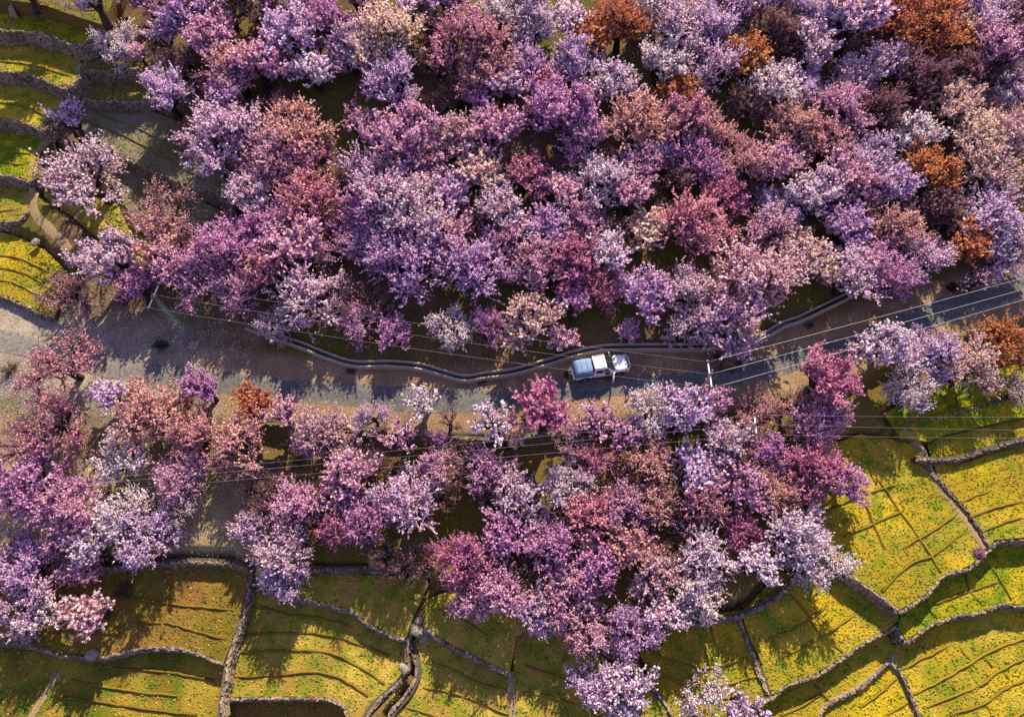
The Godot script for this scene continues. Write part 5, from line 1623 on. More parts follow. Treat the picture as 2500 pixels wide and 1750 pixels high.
		["lavender-white leaning tree in the right orchard above the yellow-orange one", "W", 9, 35.22, 2.58, -20.45, 2.60, 3.11],
		["rose salmon round tree at the left of the leaning lavender-white one", "S", 5, 31.12, 3.02, -21.21, 2.34, 2.89],
		["yellow-orange feathery tree left of the big cream crown", "O", 3, 41.45, 1.73, -18.18, 2.25, 2.81],
		["lavender-white tree left of the yellow-orange feathery tree", "W", 5, 38.06, 1.73, -17.04, 2.32, 2.87],
		["dusky pink tree left beside the lavender-white and yellow-orange pair", "P", 1, 35.29, 1.86, -16.68, 2.31, 2.86],
		["mauve tree between the white spreading tree and the dusky pink tree", "P", 6, 32.54, 2.18, -17.32, 2.14, 2.72],
		["brightest white round tree on the right edge above the road", "W", 0, 46.48, 0.40, -12.99, 3.12, 3.55],
		["second bright white tree on the right edge, lower one above the road", "W", 1, 48.29, 0.00, -10.57, 2.76, 3.24],
		["peach pink tree left of the brightest white tree above the road", "S", 0, 37.55, 0.82, -12.07, 2.51, 3.04],
		["lavender tree above the right bend of the canal", "L", 5, 32.29, 1.17, -11.91, 2.34, 2.89],
		["dim brown tree in the shadow left of the brightest white tree", "D", 5, 42.39, 1.08, -15.13, 2.14, 2.72],
		["mauve pink tree left of the dark clearing above the canal's left end", "P", 6, -20.11, 1.55, -8.88, 2.44, 2.97],
		["rose salmon tree at the left of the dark clearing above the canal", "S", 5, -22.70, 1.24, -7.54, 2.35, 2.89],
		["mauve tree with dark bare limbs in the clearing above the canal", "P", 4, -16.37, 1.74, -9.61, 2.20, 2.77],
		["lavender-pink round tree above the left end of the canal", "L", 0, -18.47, 0.69, -4.22, 2.85, 3.32],
		["pale violet tree below the largest pale crown", "L", 2, -9.98, 1.46, -7.54, 3.19, 3.61],
		["pale lavender tree between dark clearing and pale violet tree", "L", 1, -13.46, 1.78, -9.54, 2.28, 2.84],
		["pink lavender tree at the upper right of the pale violet tree", "P", 5, -6.52, 1.92, -9.79, 2.44, 2.97],
		["pale pink-violet tree in mid orchard above the canal's low bend", "L", 0, -3.39, 1.39, -7.01, 3.03, 3.48],
		["mauve tree at the upper right of the pale pink-violet one", "P", 1, -0.96, 1.94, -9.98, 2.12, 2.71],
		["lavender tree drooping over the left tip of the canal", "L", 9, -21.98, 0.27, -2.33, 1.50, 2.17],
		["violet tree overhanging the middle of the left canal stretch", "P", 5, -10.81, 0.28, -1.39, 1.63, 2.28],
		["dull mauve tree behind the left canal stretch", "P", 2, -14.20, 0.39, -2.30, 1.82, 2.45],
		["white lavender tree overhanging the canal's low bend", "W", 9, -5.39, 0.40, -1.79, 1.98, 2.58],
		["mauve tree right of the white one at the canal's low bend", "P", 1, -2.24, 0.46, -2.14, 1.63, 2.29],
		["sparse pinkish tree with a dark leaning trunk above the sandy left end of the road", "S", 13, -41.46, 0.21, -5.35, 2.42, 2.96],
		["pale lavender feathery tree left of the lattice pole", "L", 3, -37.51, 0.94, -8.21, 2.37, 2.91],
		["mauve tree behind the lattice pole's crossarm", "P", 5, -35.09, 0.67, -6.39, 1.79, 2.42],
		["dusky pink tree right above the lattice pole", "P", 1, -30.36, 0.95, -7.01, 2.82, 3.29],
		["rosy tree at the upper left of the dusky pink tree by the pole", "S", 6, -32.67, 1.33, -9.43, 2.21, 2.78],
		["violet-pink round tree right of the lattice pole's trees", "P", 0, -27.16, 1.47, -9.34, 2.92, 3.38],
		["mauve tree over the shoulder right of the lattice pole", "P", 2, -25.75, 0.80, -5.59, 2.25, 2.81],
		["dull rose tree with a curved dark trunk beside the left end of the road", "R", 13, -39.45, 0.00, 2.61, 3.40, 3.79],
		["small white tree at the foot of the curved dark trunk", "W", 7, -35.29, -0.05, 4.68, 1.27, 1.98],
		["reddish thinly flowering tree sprawling below the curved trunk tree", "R", 13, -39.15, -0.85, 7.61, 3.31, 3.72],
		["salmon pink round tree south of the road on the left", "S", 0, -30.83, -0.35, 6.86, 2.75, 3.24],
		["upright pink tree poking onto the road from the salmon group", "P", 3, -27.13, 0.00, 4.20, 1.50, 2.18],
		["peach pink tree in the middle of the salmon group south of the road", "S", 1, -27.11, -0.59, 8.45, 2.25, 2.81],
		["orange tinted tree at the right of the salmon group south of the road", "S", 0, -23.24, -0.95, 8.96, 2.50, 3.03],
		["small orange pink tree at the road edge, right end of the salmon group", "O", 7, -22.40, 0.00, 5.58, 1.49, 2.16],
		["mauve tree at the bottom of the salmon group", "P", 2, -27.70, -1.13, 11.83, 2.01, 2.61],
		["pale white tree with dark limbs left under the salmon group", "W", 9, -33.12, -1.05, 10.30, 2.22, 2.79],
		["cream pink tree by the left end of the retaining wall", "C", 2, -16.43, -1.18, 7.61, 2.15, 2.73],
		["lavender young tree with a visible forked trunk at the retaining wall", "L", 4, -12.14, -0.00, 6.77, 1.61, 2.26],
		["thin white young tree leaning over the road near the retaining wall", "W", 8, -7.83, 0.00, 5.55, 1.42, 2.11],
		["nearly bare sapling on the retaining wall right of the thin white tree", "D", 12, -5.31, -0.00, 6.96, 1.08, 1.81],
		["sparse white young tree left of the bright pink tree at the wall", "W", 8, -1.75, -0.00, 7.57, 1.73, 2.37],
		["violet-pink tree in the middle orchard above the pickup's canal stretch", "P", 1, 2.27, 1.39, -7.46, 2.65, 3.15],
		["red tinted tree right of the violet-pink one above the pickup", "R", 5, 5.72, 1.37, -7.87, 2.43, 2.96],
		["thin white tree between the red tinted and magenta-red trees", "W", 6, 8.93, 1.43, -8.56, 1.96, 2.56],
		["coral red tree above the road beyond the pickup", "R", 2, 8.17, 0.90, -5.71, 1.93, 2.54],
		["small mauve tree just above the canal behind the pickup", "P", 7, 5.51, 0.74, -4.51, 1.45, 2.13],
		["cream pink tree at the canal just left of the pickup", "C", 5, 1.48, 0.38, -2.03, 2.36, 2.90],
		["low blossom sprays hanging over the canal beside the pickup", "P", 7, 4.49, 0.07, -0.87, 1.21, 1.93],
		["lavender tree left of the huge round pink tree", "L", 5, 12.22, 0.63, -4.68, 2.47, 3.00],
		["small violet tree at the canal left under the huge round pink tree", "P", 7, 10.76, 0.11, -1.80, 1.00, 1.75],
		["pale tree joined to the left of the huge round pink tree", "L", 1, 16.27, 0.74, -5.55, 2.41, 2.95],
		["huge round pale pink tree hanging over the canal, its upper part", "C", 0, 21.50, 0.49, -5.16, 4.17, 4.44],
		["huge round pale pink tree hanging over the canal, its lower violet part", "L", 1, 19.57, 0.01, -2.23, 3.29, 3.69],
		["violet tree at the lower left of the huge round pink tree by the canal", "L", 2, 16.44, 0.09, -2.13, 2.13, 2.71],
		["bright pink upright tree at the retaining wall below the pickup", "R", 6, 2.51, -0.00, 6.80, 2.19, 2.76],
		["sparse pink tree on the wall where the red-clad walker stands", "P", 8, 7.12, -0.88, 6.98, 1.62, 2.28],
		["white blossom tree by the wall below the power pole, left part", "W", 9, 12.02, -0.54, 6.35, 2.15, 2.73],
		["white blossom tree by the wall below the power pole, right part", "W", 5, 15.05, -0.64, 6.15, 2.29, 2.84],
		["thin salmon tree at the road edge right of the power pole", "S", 4, 21.32, -1.26, 6.17, 1.97, 2.58],
		["lavender tree beneath the lower power line's crossarm", "L", 5, 18.23, -1.52, 8.95, 2.01, 2.61],
		["small white tree below the lavender one under the lower power line", "W", 7, 15.65, -1.75, 11.21, 1.85, 2.47],
		["dull red tree below the middle of the retaining wall", "R", 2, 6.82, -1.54, 10.31, 1.66, 2.31],
		["dusky salmon tree below the white wall trees", "S", 2, 11.86, -1.60, 10.22, 2.05, 2.65],
		["pink violet tree right of the lower crossarm", "P", 1, 21.83, -1.66, 9.41, 1.87, 2.49],
		["creamy white tree above the right canal end beside the huge round pink tree", "C", 5, 27.75, 0.81, -8.44, 2.53, 3.05],
		["lavender tree above the right end of the canal, first of two", "L", 0, 31.83, 0.34, -7.41, 2.85, 3.32],
		["pinkish lavender tree hanging over the roadside right of the canal end", "P", 2, 35.05, 0.14, -7.57, 2.78, 3.26],
		["greyish lavender tree at the road left of the orange one", "L", 1, 39.43, 0.14, -9.13, 2.57, 3.08],
		["small rusty orange tree between the greyish lavender and bright white trees", "O", 6, 43.91, 0.14, -10.72, 1.94, 2.55],
		["leaning almost bare pale tree touching the road on the right", "L", 12, 44.30, 0.00, -7.40, 1.66, 2.31],
		["bright white tree south of the right road, top part above the fork", "W", 5, 33.32, -0.00, 0.47, 2.30, 2.85],
		["bright white tree south of the right road, hanging lower branches over the field", "W", 9, 35.71, -1.48, 3.53, 2.09, 2.67],
		["bright white tree south of the right road, pale right flank", "W", 1, 38.19, -1.20, 0.26, 2.34, 2.89],
		["creamy feathery tree left of the orange roadside tree", "C", 2, 41.10, -1.46, 1.43, 2.46, 2.99],
		["vivid orange tree south of the road at the right edge", "O", 0, 45.56, -1.37, -0.90, 2.36, 2.91],
		["rose pink spiky tree at the road edge left of the bright white trees", "R", 3, 27.35, -0.35, 3.53, 2.26, 2.82],
		["dim mauve tree in shade below the rose pink spiky one", "P", 2, 26.21, -1.53, 7.24, 2.03, 2.63],
		["small violet tree at the right of the dim mauve one", "P", 5, 28.37, -1.46, 5.97, 1.65, 2.30],
		["rose purple tree overhanging the top of the right fields", "R", 1, 25.65, -1.96, 10.96, 2.50, 3.03],
		["mauve tree at the field edge right of the rose purple one", "P", 5, 28.40, -2.60, 11.97, 1.73, 2.37],
		["twiggy pale tree cut off by the right edge above the dark green field", "L", 13, 45.97, -1.70, 3.20, 1.55, 2.22],
		["strong pink tree on the left edge below the sprawling reddish tree", "P", 0, -39.74, -1.53, 13.01, 2.94, 3.40],
		["pink tree right of the strong pink one at the left edge", "P", 1, -36.28, -1.67, 14.91, 2.50, 3.03],
		["white lavender tree in the lower left, its upper part", "W", 2, -31.87, -1.57, 14.86, 2.16, 2.74],
		["white lavender tree in the lower left, its lower part over the field wall", "W", 9, -29.72, -1.77, 16.86, 2.34, 2.89],
		["white lavender tree between the pink and white ones of the lower left", "W", 5, -34.10, -1.91, 17.34, 1.66, 2.31],
		["violet pink tree overhanging the shaded lower left field", "P", 9, -35.37, -3.00, 18.63, 1.87, 2.49],
		["violet lavender tree at the left edge of the lower left field", "L", 10, -39.69, -3.00, 18.88, 2.41, 2.95],
		["lavender drooping tree at the left edge near the bottom", "L", 9, -38.76, -3.00, 22.01, 2.22, 2.79],
		["small white sprays beside the drooping tree at the left edge", "W", 8, -36.88, -3.00, 22.51, 1.29, 1.99],
		["lone small cream pink tree on the shaded lower left field", "C", 7, -33.45, -3.00, 22.55, 1.62, 2.28],
		["pink top tree above the white hanging one at the middle left field", "P", 0, -17.95, -1.99, 14.26, 2.32, 2.87],
		["lavender tree between pink top and white hanging branches at the field wall", "L", 2, -18.60, -2.40, 17.65, 2.15, 2.72],
		["white hanging tree drooping over the middle left field", "W", 9, -18.57, -3.10, 19.58, 1.89, 2.51],
		["small lavender tree at the left of the pink top tree", "L", 5, -21.67, -2.10, 15.91, 1.42, 2.10],
		["pink tree directly below the left end of the retaining wall", "P", 5, -13.77, -1.66, 11.86, 2.16, 2.73],
		["mauve tree left of the pale pink crown above the middle field", "P", 2, -11.82, -2.02, 15.05, 2.05, 2.65],
		["pale pink crown above the shaded wall of the middle field", "L", 0, -8.62, -1.85, 13.85, 2.57, 3.08],
		["violet-pink tree at the upper right of the pale pink crown", "P", 1, -6.58, -1.53, 11.28, 1.84, 2.47],
		["dark rosy thin tree in shade left of the middle field wall", "R", 2, -14.18, -2.16, 15.95, 1.67, 2.32],
		["light pink tree below the bright pink wall tree", "P", 0, -2.07, -1.54, 11.34, 2.03, 2.63],
		["large pale pink tree in the lower centre", "L", 0, 0.51, -1.81, 13.44, 2.26, 2.82],
		["deep pink tree at the left of the lower central mass", "R", 1, -3.94, -2.42, 18.67, 2.37, 2.92],
		["purple pink tree above the boulders in the lower centre", "P", 0, -1.30, -2.68, 20.82, 2.22, 2.79],
		["violet tree hanging over the gully field on the left of the boulders", "P", 9, -3.27, -3.00, 21.33, 1.74, 2.38],
		["mauve tree between the large pale pink and purple pink trees", "P", 5, -0.33, -2.18, 16.68, 1.97, 2.57],
		["white-pink tree below the dull red tree in the lower centre", "W", 9, 4.82, -1.75, 12.31, 1.96, 2.57],
		["rosy mauve tree in the core of the lower central mass", "R", 5, 6.25, -2.12, 15.18, 1.99, 2.59],
		["mauve tree left of the lower central core", "P", 1, 3.16, -2.33, 17.36, 2.21, 2.78],
		["dusky violet tree in the core right of the rosy mauve one", "P", 2, 9.19, -2.06, 14.32, 1.94, 2.55],
		["cream salmon tree in the lower centre below the dusky salmon tree", "S", 0, 11.97, -2.03, 13.80, 1.88, 2.50],
		["salmon tree at the right of the cream salmon one", "S", 0, 16.05, -2.05, 13.67, 2.14, 2.72],
		["mauve pink tree above the brilliant white field-edge tree", "P", 5, 19.28, -1.98, 12.62, 2.03, 2.62],
		["peach rose tree at the field edge above the brilliant white tree", "S", 1, 22.33, -2.13, 13.26, 1.96, 2.57],
		["dark rose thin tree left of the brilliant white field-edge tree", "R", 2, 18.96, -2.41, 16.21, 1.61, 2.27],
		["dusty pink tree above the lower white pair", "S", 5, 9.69, -2.44, 17.44, 1.90, 2.52],
		["violet pink tree right of the boulders", "P", 2, 4.24, -2.76, 20.78, 2.04, 2.64],
		["violet tree in the lower mass above the drooping one", "P", 5, 6.62, -2.57, 18.87, 1.89, 2.50],
		["bright lavender-white tree, upper of the lower white pair", "W", 0, 15.58, -2.60, 18.27, 2.14, 2.72],
		["bright lavender-white tree, lower of the lower white pair", "W", 1, 14.63, -2.98, 21.52, 2.04, 2.63],
		["yellowish white tree left of the lower white pair", "C", 5, 11.54, -2.74, 19.79, 1.75, 2.39],
		["thin white tree between the lower white pair and the brilliant field-edge tree", "W", 6, 20.01, -2.74, 18.78, 1.52, 2.19],
		["violet pink tree drooping to the lowest field, left one", "P", 9, 5.54, -3.09, 23.37, 2.04, 2.64],
		["lavender tree drooping to the lowest field, right one", "L", 9, 9.27, -3.22, 23.94, 2.00, 2.61],
		["lavender tree on the boulders at the head of the lowest field", "L", 5, 1.63, -3.00, 22.24, 1.55, 2.21],
		["lavender tree at the curved field's upper edge", "L", 6, 12.05, -3.07, 22.51, 1.42, 2.11],
		["pinkish white tree near the bottom centre, left half", "W", 1, 6.44, -4.20, 27.80, 1.97, 2.58],
		["pinkish white tree near the bottom centre, right half", "W", 5, 8.78, -4.20, 28.08, 1.97, 2.57],
		["pure white tree cut by the bottom edge over the curved field", "W", 4, 14.76, -4.30, 28.36, 1.85, 2.47],
		["pure white low tree at the bottom edge right of the curved field's white one", "W", 8, 17.53, -4.30, 29.33, 1.49, 2.16],
		["brilliant white tree at the field edge, upper part", "W", 0, 23.42, -2.56, 16.68, 2.42, 2.95],
		["brilliant white tree at the field edge, lower part above the stone wall", "W", 9, 25.24, -2.84, 18.45, 2.10, 2.68],
		["lavender tree peeping over the top edge above the terraces", "L", 5, -50.02, 10.20, -36.70, 2.40, 2.94],
		["pink tree on the top edge between the terrace trees and the pale lavender one", "P", 0, -39.51, 6.75, -39.31, 2.50, 3.03],
		["dark brownish tree on the top edge left of the dark clearing", "D", 1, -29.95, 6.76, -37.54, 2.58, 3.09],
		["mauve tree crossing the top edge over the dark clearing", "P", 5, -26.53, 7.10, -38.84, 2.77, 3.25],
		["lavender tree crossing the top edge left of the pink cream one", "L", 2, -22.36, 7.17, -38.72, 2.76, 3.25],
		["pink tree crossing the top edge above the creamy white crown", "P", 1, -16.01, 7.16, -38.09, 2.75, 3.24],
		["lavender tree crossing the top edge above the rose salmon ones", "L", 5, -6.92, 7.28, -38.03, 2.66, 3.16],
		["dark tree crossing the top edge left of the bright orange one", "D", 0, 1.74, 7.40, -38.99, 2.58, 3.09],
		["white tree crossing the top edge right of the bright orange one", "W", 5, 15.25, 7.07, -38.78, 2.59, 3.10],
		["dim lavender tree crossing the top edge between orange salmon and grey-white trees", "L", 2, 24.82, 6.62, -38.14, 2.77, 3.25],
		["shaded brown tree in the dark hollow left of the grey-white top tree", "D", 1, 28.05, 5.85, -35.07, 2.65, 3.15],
		["small bare brown tree on dark ground left of the brilliant white pair", "D", 2, 24.22, 4.33, -25.91, 1.95, 2.55],
		["white tree crossing the top edge left of the grey-white one", "W", 1, 29.39, 6.57, -39.26, 2.79, 3.27],
		["salmon tree crossing the top edge left of the red-orange one", "S", 0, 39.06, 6.08, -40.27, 2.82, 3.30],
		["lavender tree crossing the top edge right of the red-orange one", "L", 1, 49.30, 5.48, -40.76, 2.85, 3.32],
		["dim brown tree in the top right corner", "D", 0, 55.37, 4.56, -38.13, 2.65, 3.15],
		["dim brown tree in shade below the pale lavender top tree", "D", 5, -33.34, 6.22, -35.28, 2.02, 2.62],
		["small dim tree right of the bright white spreading tree", "D", 7, 30.58, 2.07, -16.04, 1.88, 2.50],
		["small lavender tree between the two mauve and the mid orchard trees", "L", 7, -5.92, 2.87, -14.79, 1.92, 2.54],
		["mauve tree beside the dusky rose tree's trunk", "P", 5, 12.46, 3.25, -18.48, 2.13, 2.71],
		["dim mauve tree above the upper part of the huge round pink tree", "P", 2, 24.63, 1.58, -11.59, 2.32, 2.87],
		["lavender tree in the centre of the orchard under the round lavender-white one", "L", 5, 3.10, 2.08, -11.24, 2.22, 2.79],
		["mauve tree in the centre of the orchard right of the lavender one", "P", 1, 6.62, 2.12, -11.94, 2.23, 2.79],
		["thin pink young tree on the road edge right of the small orange pink one", "P", 8, -19.84, -0.00, 6.30, 1.35, 2.04],
		["dusty pink thin tree behind the left end of the retaining wall", "P", 4, -17.87, -1.32, 8.67, 1.55, 2.21],
		["thin creamy sapling below the wall between cream pink and lavender young trees", "C", 8, -14.17, -1.30, 8.80, 1.35, 2.04],
		["thin mauve sapling behind the wall below the thin white leaning tree", "P", 8, -9.57, -1.19, 8.32, 1.48, 2.16],
		["dusty mauve thin tree below the nearly bare sapling on the wall", "P", 4, -6.19, -1.24, 8.84, 1.34, 2.04],
		["thin cream sapling at the wall left of the bright pink tree", "C", 8, 0.00, -1.10, 8.14, 1.35, 2.05],
		["thin dusty pink tree behind the wall right of the bright pink tree", "P", 4, 4.96, -1.30, 8.47, 1.48, 2.16],
		["thin mauve sapling at the wall left of the white blossom pair", "P", 8, 9.61, -1.30, 7.90, 1.49, 2.17],
		["thin violet sapling at the road edge right of the power pole", "P", 8, 17.70, -0.00, 5.12, 1.36, 2.05],
		["thin dusty salmon tree at the road edge left of the rose pink spiky one", "S", 4, 24.70, -1.21, 5.04, 1.52, 2.19],
		["reddish thin tree at the left edge between the road and the strong pink tree", "R", 13, -41.91, -1.14, 9.21, 2.39, 2.93],
		["pale thin tree reaching over the tan slope right of the white lavender pair", "W", 13, -27.74, -1.42, 14.28, 1.74, 2.38],
		["bare brown sapling below the blue-white tree directly below the creamy white crown", "D", 14, -10.88, 4.98, -26.14, 1.48, 1.79],
		["bare brown sapling left of the small pink tree in shade below the rose salmon trees", "D", 14, -7.18, 4.90, -25.48, 1.70, 1.95],
		["bare brown sapling above the small lavender tree beneath the grey-white top tree on the right", "D", 14, 34.66, 5.67, -36.53, 1.55, 1.78],
		["bare brown sapling below the mauve tree beside the dusky rose tree's trunk", "D", 14, 12.70, 2.92, -16.75, 1.84, 2.10],
		["bare brown sapling above the pale pink-violet tree in mid orchard above the canal's low bend", "D", 14, -2.81, 2.32, -11.93, 2.18, 2.42],
		["bare brown sapling below the mauve tree under the magenta pink round tree", "D", 14, -21.88, 1.97, -11.30, 1.97, 2.25],
		["bare brown sapling above the cream pink tree in the centre of the upper orchard", "D", 14, -5.86, 5.26, -27.35, 1.78, 2.00],
		["bare brown sapling left of the cream pink tree in the centre of the upper orchard", "D", 14, -7.82, 4.24, -22.08, 1.45, 1.78],
		["bare brown sapling right of the yellow orange tree right below the brush-shaped lavender tree", "D", 14, 18.67, 4.73, -26.96, 1.47, 1.77],
		["bare brown sapling right of the small cream pink tree right of the largest pale crown", "D", 14, -0.94, 3.57, -18.53, 2.25, 2.42],
		["bare brown sapling left of the violet lavender tree right of the rose salmon trees", "D", 14, -0.61, 5.92, -30.93, 1.65, 1.89],
		["bare brown sapling above the greyish lavender tree at the road left of the orange one", "D", 14, 42.92, 0.80, -13.82, 1.96, 2.19],
		["bare brown sapling above the dim mauve tree in shade left of the upright pinkish one", "D", 14, 50.42, 4.18, -34.35, 2.45, 2.40],
		["bare brown sapling left of the dim lavender tree in shade below the grey-white top tree", "D", 14, 18.15, 6.10, -34.05, 1.64, 1.86],
		["bare brown sapling above the wide red-orange tree at the top right, right half", "D", 14, 47.53, 5.35, -39.45, 2.40, 2.34],
		["bare brown sapling right of the peach pink tree below the orange salmon tree", "D", 14, -19.23, 3.69, -20.06, 1.82, 2.07],
		["bare brown sapling below the grey-white tree at the top edge left of the red-orange tree", "D", 14, 29.98, 5.45, -33.57, 2.31, 2.34],
		["bare brown sapling left of the mauve pink tree below the brilliant white pair", "D", 14, 31.34, 3.84, -25.61, 2.24, 2.33],
		["bare brownish sapling in the shade between the blossom trees of the upper orchard", "D", 14, 23.30, 6.82, -38.78, 1.81, 1.95],
		["bare brown sapling right of the lavender tree above the right bend of the canal", "D", 14, 34.56, 1.01, -11.96, 2.02, 2.26],
		["bare brown sapling below the bright white spreading tree right of the magenta-red one, left half", "D", 14, 26.73, 1.41, -11.31, 1.92, 2.19],
		["bare brown sapling left of the brightest magenta-red tree in the right half of the orchard", "D", 14, 15.33, 2.29, -13.62, 1.61, 1.95],
		["bare brown sapling right of the creamy white upright tree standing above the big cream crown", "D", 14, 48.83, 3.01, -27.59, 2.02, 2.14],
		["bare brown sapling below the upright pinkish tree on the right edge below the top corner", "D", 14, 51.25, 3.50, -31.08, 2.11, 2.18],
		["bare brown sapling above the dusky rose tree with a visible trunk below the white pair", "D", 14, 12.95, 4.73, -26.30, 1.49, 1.79],
		["bare brown sapling above the salmon rose tree right under the brilliant white pair", "D", 14, 29.53, 4.30, -27.38, 1.67, 1.90],
		["bare brown sapling left of the tall mauve pink tree above the centre of the orchard", "D", 14, 2.55, 4.90, -25.97, 1.51, 1.81],
		["bare brown sapling above the brightest white round tree on the right edge above the road", "D", 14, 50.85, 0.96, -17.55, 2.21, 2.34],
		["bare brown sapling above the lavender-white tree left of the yellow-orange feathery tree", "D", 14, 38.79, 2.17, -19.60, 1.76, 2.01],
		["bare brown sapling below the lavender tree crossing the top edge above the rose salmon ones", "D", 14, -8.32, 6.85, -35.81, 2.31, 2.34],
		["bare brown sapling above the round lavender-white tree at the centre of the upper orchard", "D", 14, 9.96, 3.41, -19.10, 1.56, 1.88],
		["bare brown sapling right of the dusky pink tree left beside the lavender-white and yellow-orange pair", "D", 14, 36.85, 1.66, -16.22, 2.00, 2.21],
		["bare brown sapling right of the yellow-orange feathery tree left of the big cream crown", "D", 14, 44.53, 1.53, -18.25, 2.09, 2.25],
		["bare brown sapling above the lavender tree above the right bend of the canal", "D", 14, 34.42, 1.51, -14.52, 1.92, 2.16],
		["bare brown sapling above the dull mauve tree behind the left canal stretch", "D", 14, -15.07, 0.80, -4.55, 2.11, 2.41],
		["bare brown sapling below the big cream white crown on the right edge, its lower part", "D", 14, 48.60, 1.02, -17.04, 1.92, 2.13],
		["bare brownish sapling in the shade between the blossom trees of the upper orchard", "D", 14, -33.12, 3.80, -22.70, 1.44, 1.77],
		["bare brown sapling left of the pinkish lower left neighbour of the largest pale lavender-pink crown", "D", 14, -17.25, 2.38, -13.04, 2.19, 2.41],
		["bare brown sapling above the thin white tree between the red tinted and magenta-red trees", "D", 14, 10.40, 1.80, -10.66, 2.17, 2.41],
		["bare brown sapling below the pinkish lavender tree in upper left orchard with spiky upper edge", "D", 14, -31.70, 4.82, -27.64, 1.88, 2.07],
		["bare brown sapling below the creamy white upright tree standing above the big cream crown", "D", 14, 47.43, 2.64, -25.13, 1.78, 1.98],
		["bare brown sapling right of the brightest magenta-red tree in the right half of the orchard", "D", 14, 21.45, 1.28, -9.28, 1.45, 1.84],
		["bare brown sapling above the violet tree overhanging the middle of the left canal stretch", "D", 14, -11.79, 0.81, -4.25, 1.59, 1.98],
		["bare brown sapling right of the violet pink tree right of the cream pink one", "D", 14, 2.79, 4.49, -23.86, 1.96, 2.16],
		["bare brown sapling above the dim lavender tree in shade below the grey-white top tree", "D", 14, 24.73, 6.46, -37.31, 1.92, 2.04],
		["bare brown sapling below the small lavender tree beneath the grey-white top tree on the right", "D", 14, 32.17, 4.33, -28.49, 1.50, 1.77],
		["bare brown sapling above the red tinted tree right of the violet-pink one above the pickup", "D", 14, 4.29, 1.91, -10.53, 2.06, 2.33],
		["bare brown sapling right of the reddish mauve tree left of the round lavender-white tree", "D", 14, 4.44, 3.35, -18.11, 1.43, 1.78],
		["bare brown sapling above the lavender-pink round tree above the left end of the canal", "D", 14, -20.52, 1.28, -7.50, 1.32, 1.75],
		["bare brown sapling left of the lavender tree below the red-orange tree", "D", 14, 37.84, 4.98, -34.05, 1.91, 2.04],
		["bare brown sapling below the mauve pink tree below the brilliant white pair", "D", 14, 33.13, 3.22, -23.04, 2.26, 2.36],
		["bare brown sapling right of the blue-white tree directly below the creamy white crown", "D", 14, -8.06, 5.87, -30.67, 2.04, 2.18],
		["bare brown sapling right of the brush-shaped lavender tree with upright spikes in the upper centre", "D", 14, 20.54, 5.93, -33.61, 1.89, 2.04],
		["bare brown sapling left of the upper left one of the orchard's largest pale pink pair", "D", 14, -16.10, 3.12, -16.82, 1.88, 2.14],
		["bare brown sapling below the red tinted tree right of the violet-pink one above the pickup", "D", 14, 4.35, 1.21, -6.83, 1.56, 1.95],
		["bare brown sapling above the pale lavender tree between dark clearing and pale violet tree", "D", 14, -16.68, 2.77, -15.06, 1.63, 1.96],
		["bare brown sapling right of the smallest pink blossom sapling below the lavender-white terrace trees", "D", 14, -34.47, 5.32, -30.73, 2.38, 2.42],
		["bare brown sapling above the wide red-orange tree at the top right, left half", "D", 14, 41.28, 5.90, -40.07, 2.18, 2.19],
		["bare brown sapling below the tall mauve pink tree above the centre of the orchard", "D", 14, 5.72, 3.86, -20.98, 1.61, 1.91],
		["bare brown sapling right of the pink tree above the bright magenta-red tree", "D", 14, 23.49, 2.57, -16.48, 1.45, 1.80],
		["bare brown sapling above the blue-white tree directly below the creamy white crown", "D", 14, -11.47, 5.96, -31.36, 1.81, 2.01],
		["bare brown sapling above the pinkish lavender tree in upper left orchard with spiky upper edge", "D", 14, -31.74, 6.57, -36.81, 1.77, 1.94],
		["bare brown sapling below the lavender-white tree left of the yellow-orange feathery tree", "D", 14, 38.82, 1.29, -14.96, 1.97, 2.20],
		["bare brown sapling right of the dark brownish tree in deep shade under the red-orange tree", "D", 14, 45.03, 4.04, -31.63, 2.36, 2.37],
		["bare brown sapling left of the orange salmon tree directly below the forked dark trunk", "D", 14, -27.17, 4.24, -23.89, 1.85, 2.07],
		["bare brown sapling right of the pale violet tree below the largest pale crown", "D", 14, -7.45, 1.38, -6.97, 2.01, 2.31],
		["bare brown sapling left of the peach rose tree below the yellow orange tree", "D", 14, 15.36, 4.41, -24.82, 1.44, 1.76],
		["bare brown sapling right of the dim brown half bare tree in the dark upper clearing", "D", 14, -21.07, 6.43, -34.66, 2.25, 2.30],
		["bare brown sapling below the dusky pink tree left beside the lavender-white and yellow-orange pair", "D", 14, 36.33, 1.17, -13.43, 1.99, 2.22],
		["bare brownish sapling in the shade between the blossom trees of the upper orchard", "D", 14, 37.56, 0.51, -10.44, 1.54, 1.88],
		["bare brown sapling above the violet pink tree right of the boulders", "D", 14, 5.28, -2.65, 19.71, 1.32, 1.92],
		["bare brown sapling left of the mauve tree left of the lower central core", "D", 14, 1.16, -2.20, 16.62, 1.45, 2.02],
		["bare brown sapling left of the salmon tree at the right of the cream salmon one", "D", 14, 13.58, -1.92, 12.81, 1.80, 2.30],
		["bare brown sapling above the small lavender tree at the left of the pink top tree", "D", 14, -20.78, -1.99, 14.30, 1.69, 2.22],
		["bare brown sapling above the mauve pink tree above the brilliant white field-edge tree", "D", 14, 20.48, -1.82, 10.99, 1.84, 2.31],
		["bare brown sapling above the yellowish white tree left of the lower white pair", "D", 14, 12.44, -2.61, 18.64, 1.60, 2.17],
		["bare brown sapling below the pale pink crown above the shaded wall of the middle field", "D", 14, -10.59, -2.36, 18.01, 1.37, 1.96],
		["bare brown sapling left of the purple pink tree above the boulders in the lower centre", "D", 14, -8.18, -2.43, 18.73, 1.72, 2.29],
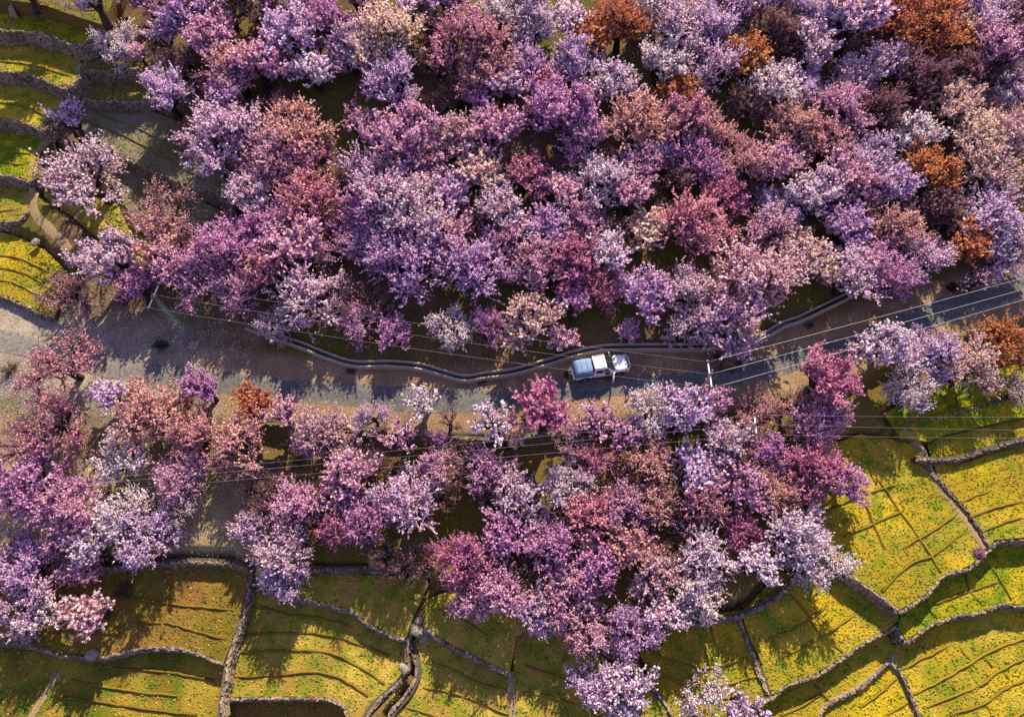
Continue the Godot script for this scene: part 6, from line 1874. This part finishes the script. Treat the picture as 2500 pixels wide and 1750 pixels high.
		["bare brown sapling left of the light pink tree below the bright pink wall tree", "D", 14, -5.32, -1.58, 11.73, 1.69, 2.19],
		["bare brownish sapling in the shade between the blossom trees below the road", "D", 14, -12.18, -1.47, 10.39, 1.64, 2.14],
		["bare brown sapling right of the mauve tree left of the lower central core", "D", 14, 4.62, -2.43, 17.95, 1.47, 2.04],
		["bare brown sapling below the rosy mauve tree in the core of the lower central mass", "D", 14, 5.32, -2.22, 16.13, 1.74, 2.28],
		["bare brown sapling above the dusty pink tree above the lower white pair", "D", 14, 10.98, -2.14, 14.78, 1.49, 2.04],
		["bare brownish sapling in the shade between the blossom trees below the road", "D", 14, -16.35, -1.89, 13.51, 1.73, 2.25],
		["bare brown sapling above the pale pink crown above the shaded wall of the middle field", "D", 14, -9.44, -1.55, 11.31, 1.32, 1.86],
		["bare brownish sapling in the shade between the blossom trees below the road", "D", 14, -21.02, -1.78, 12.68, 1.62, 2.14],
		["bare brown sapling right of the dull red tree below the middle of the retaining wall", "D", 14, 9.30, -1.82, 12.26, 1.32, 1.86],
		["bare brown sapling below the violet-pink tree at the upper right of the pale pink crown", "D", 14, -6.28, -1.76, 13.20, 1.63, 2.15],
		["bare brown sapling below the salmon tree at the right of the cream salmon one", "D", 14, 14.14, -2.25, 15.47, 1.61, 2.15],
		["bare brown sapling right of the purple pink tree above the boulders in the lower centre", "D", 14, 1.02, -2.64, 20.33, 1.47, 2.07],
		["bare brown sapling above the white hanging tree drooping over the middle left field", "D", 14, -17.65, -2.20, 15.99, 1.59, 2.14],
		["bare brown sapling left of the violet pink tree right of the boulders", "D", 14, 1.79, -2.43, 18.46, 1.34, 1.93],
		["bare brownish sapling in the shade between the blossom trees below the road", "D", 14, -3.88, -1.40, 10.15, 1.54, 2.05],
		["bare brown sapling below the dull red tree below the middle of the retaining wall", "D", 14, 7.83, -2.07, 14.54, 1.50, 2.04],
		["bare brown sapling below the light pink tree below the bright pink wall tree", "D", 14, -1.79, -1.78, 13.32, 1.19, 1.75],
		["bare brown sapling left of the mauve pink tree above the brilliant white field-edge tree", "D", 14, 18.26, -1.80, 11.32, 1.87, 2.34]]
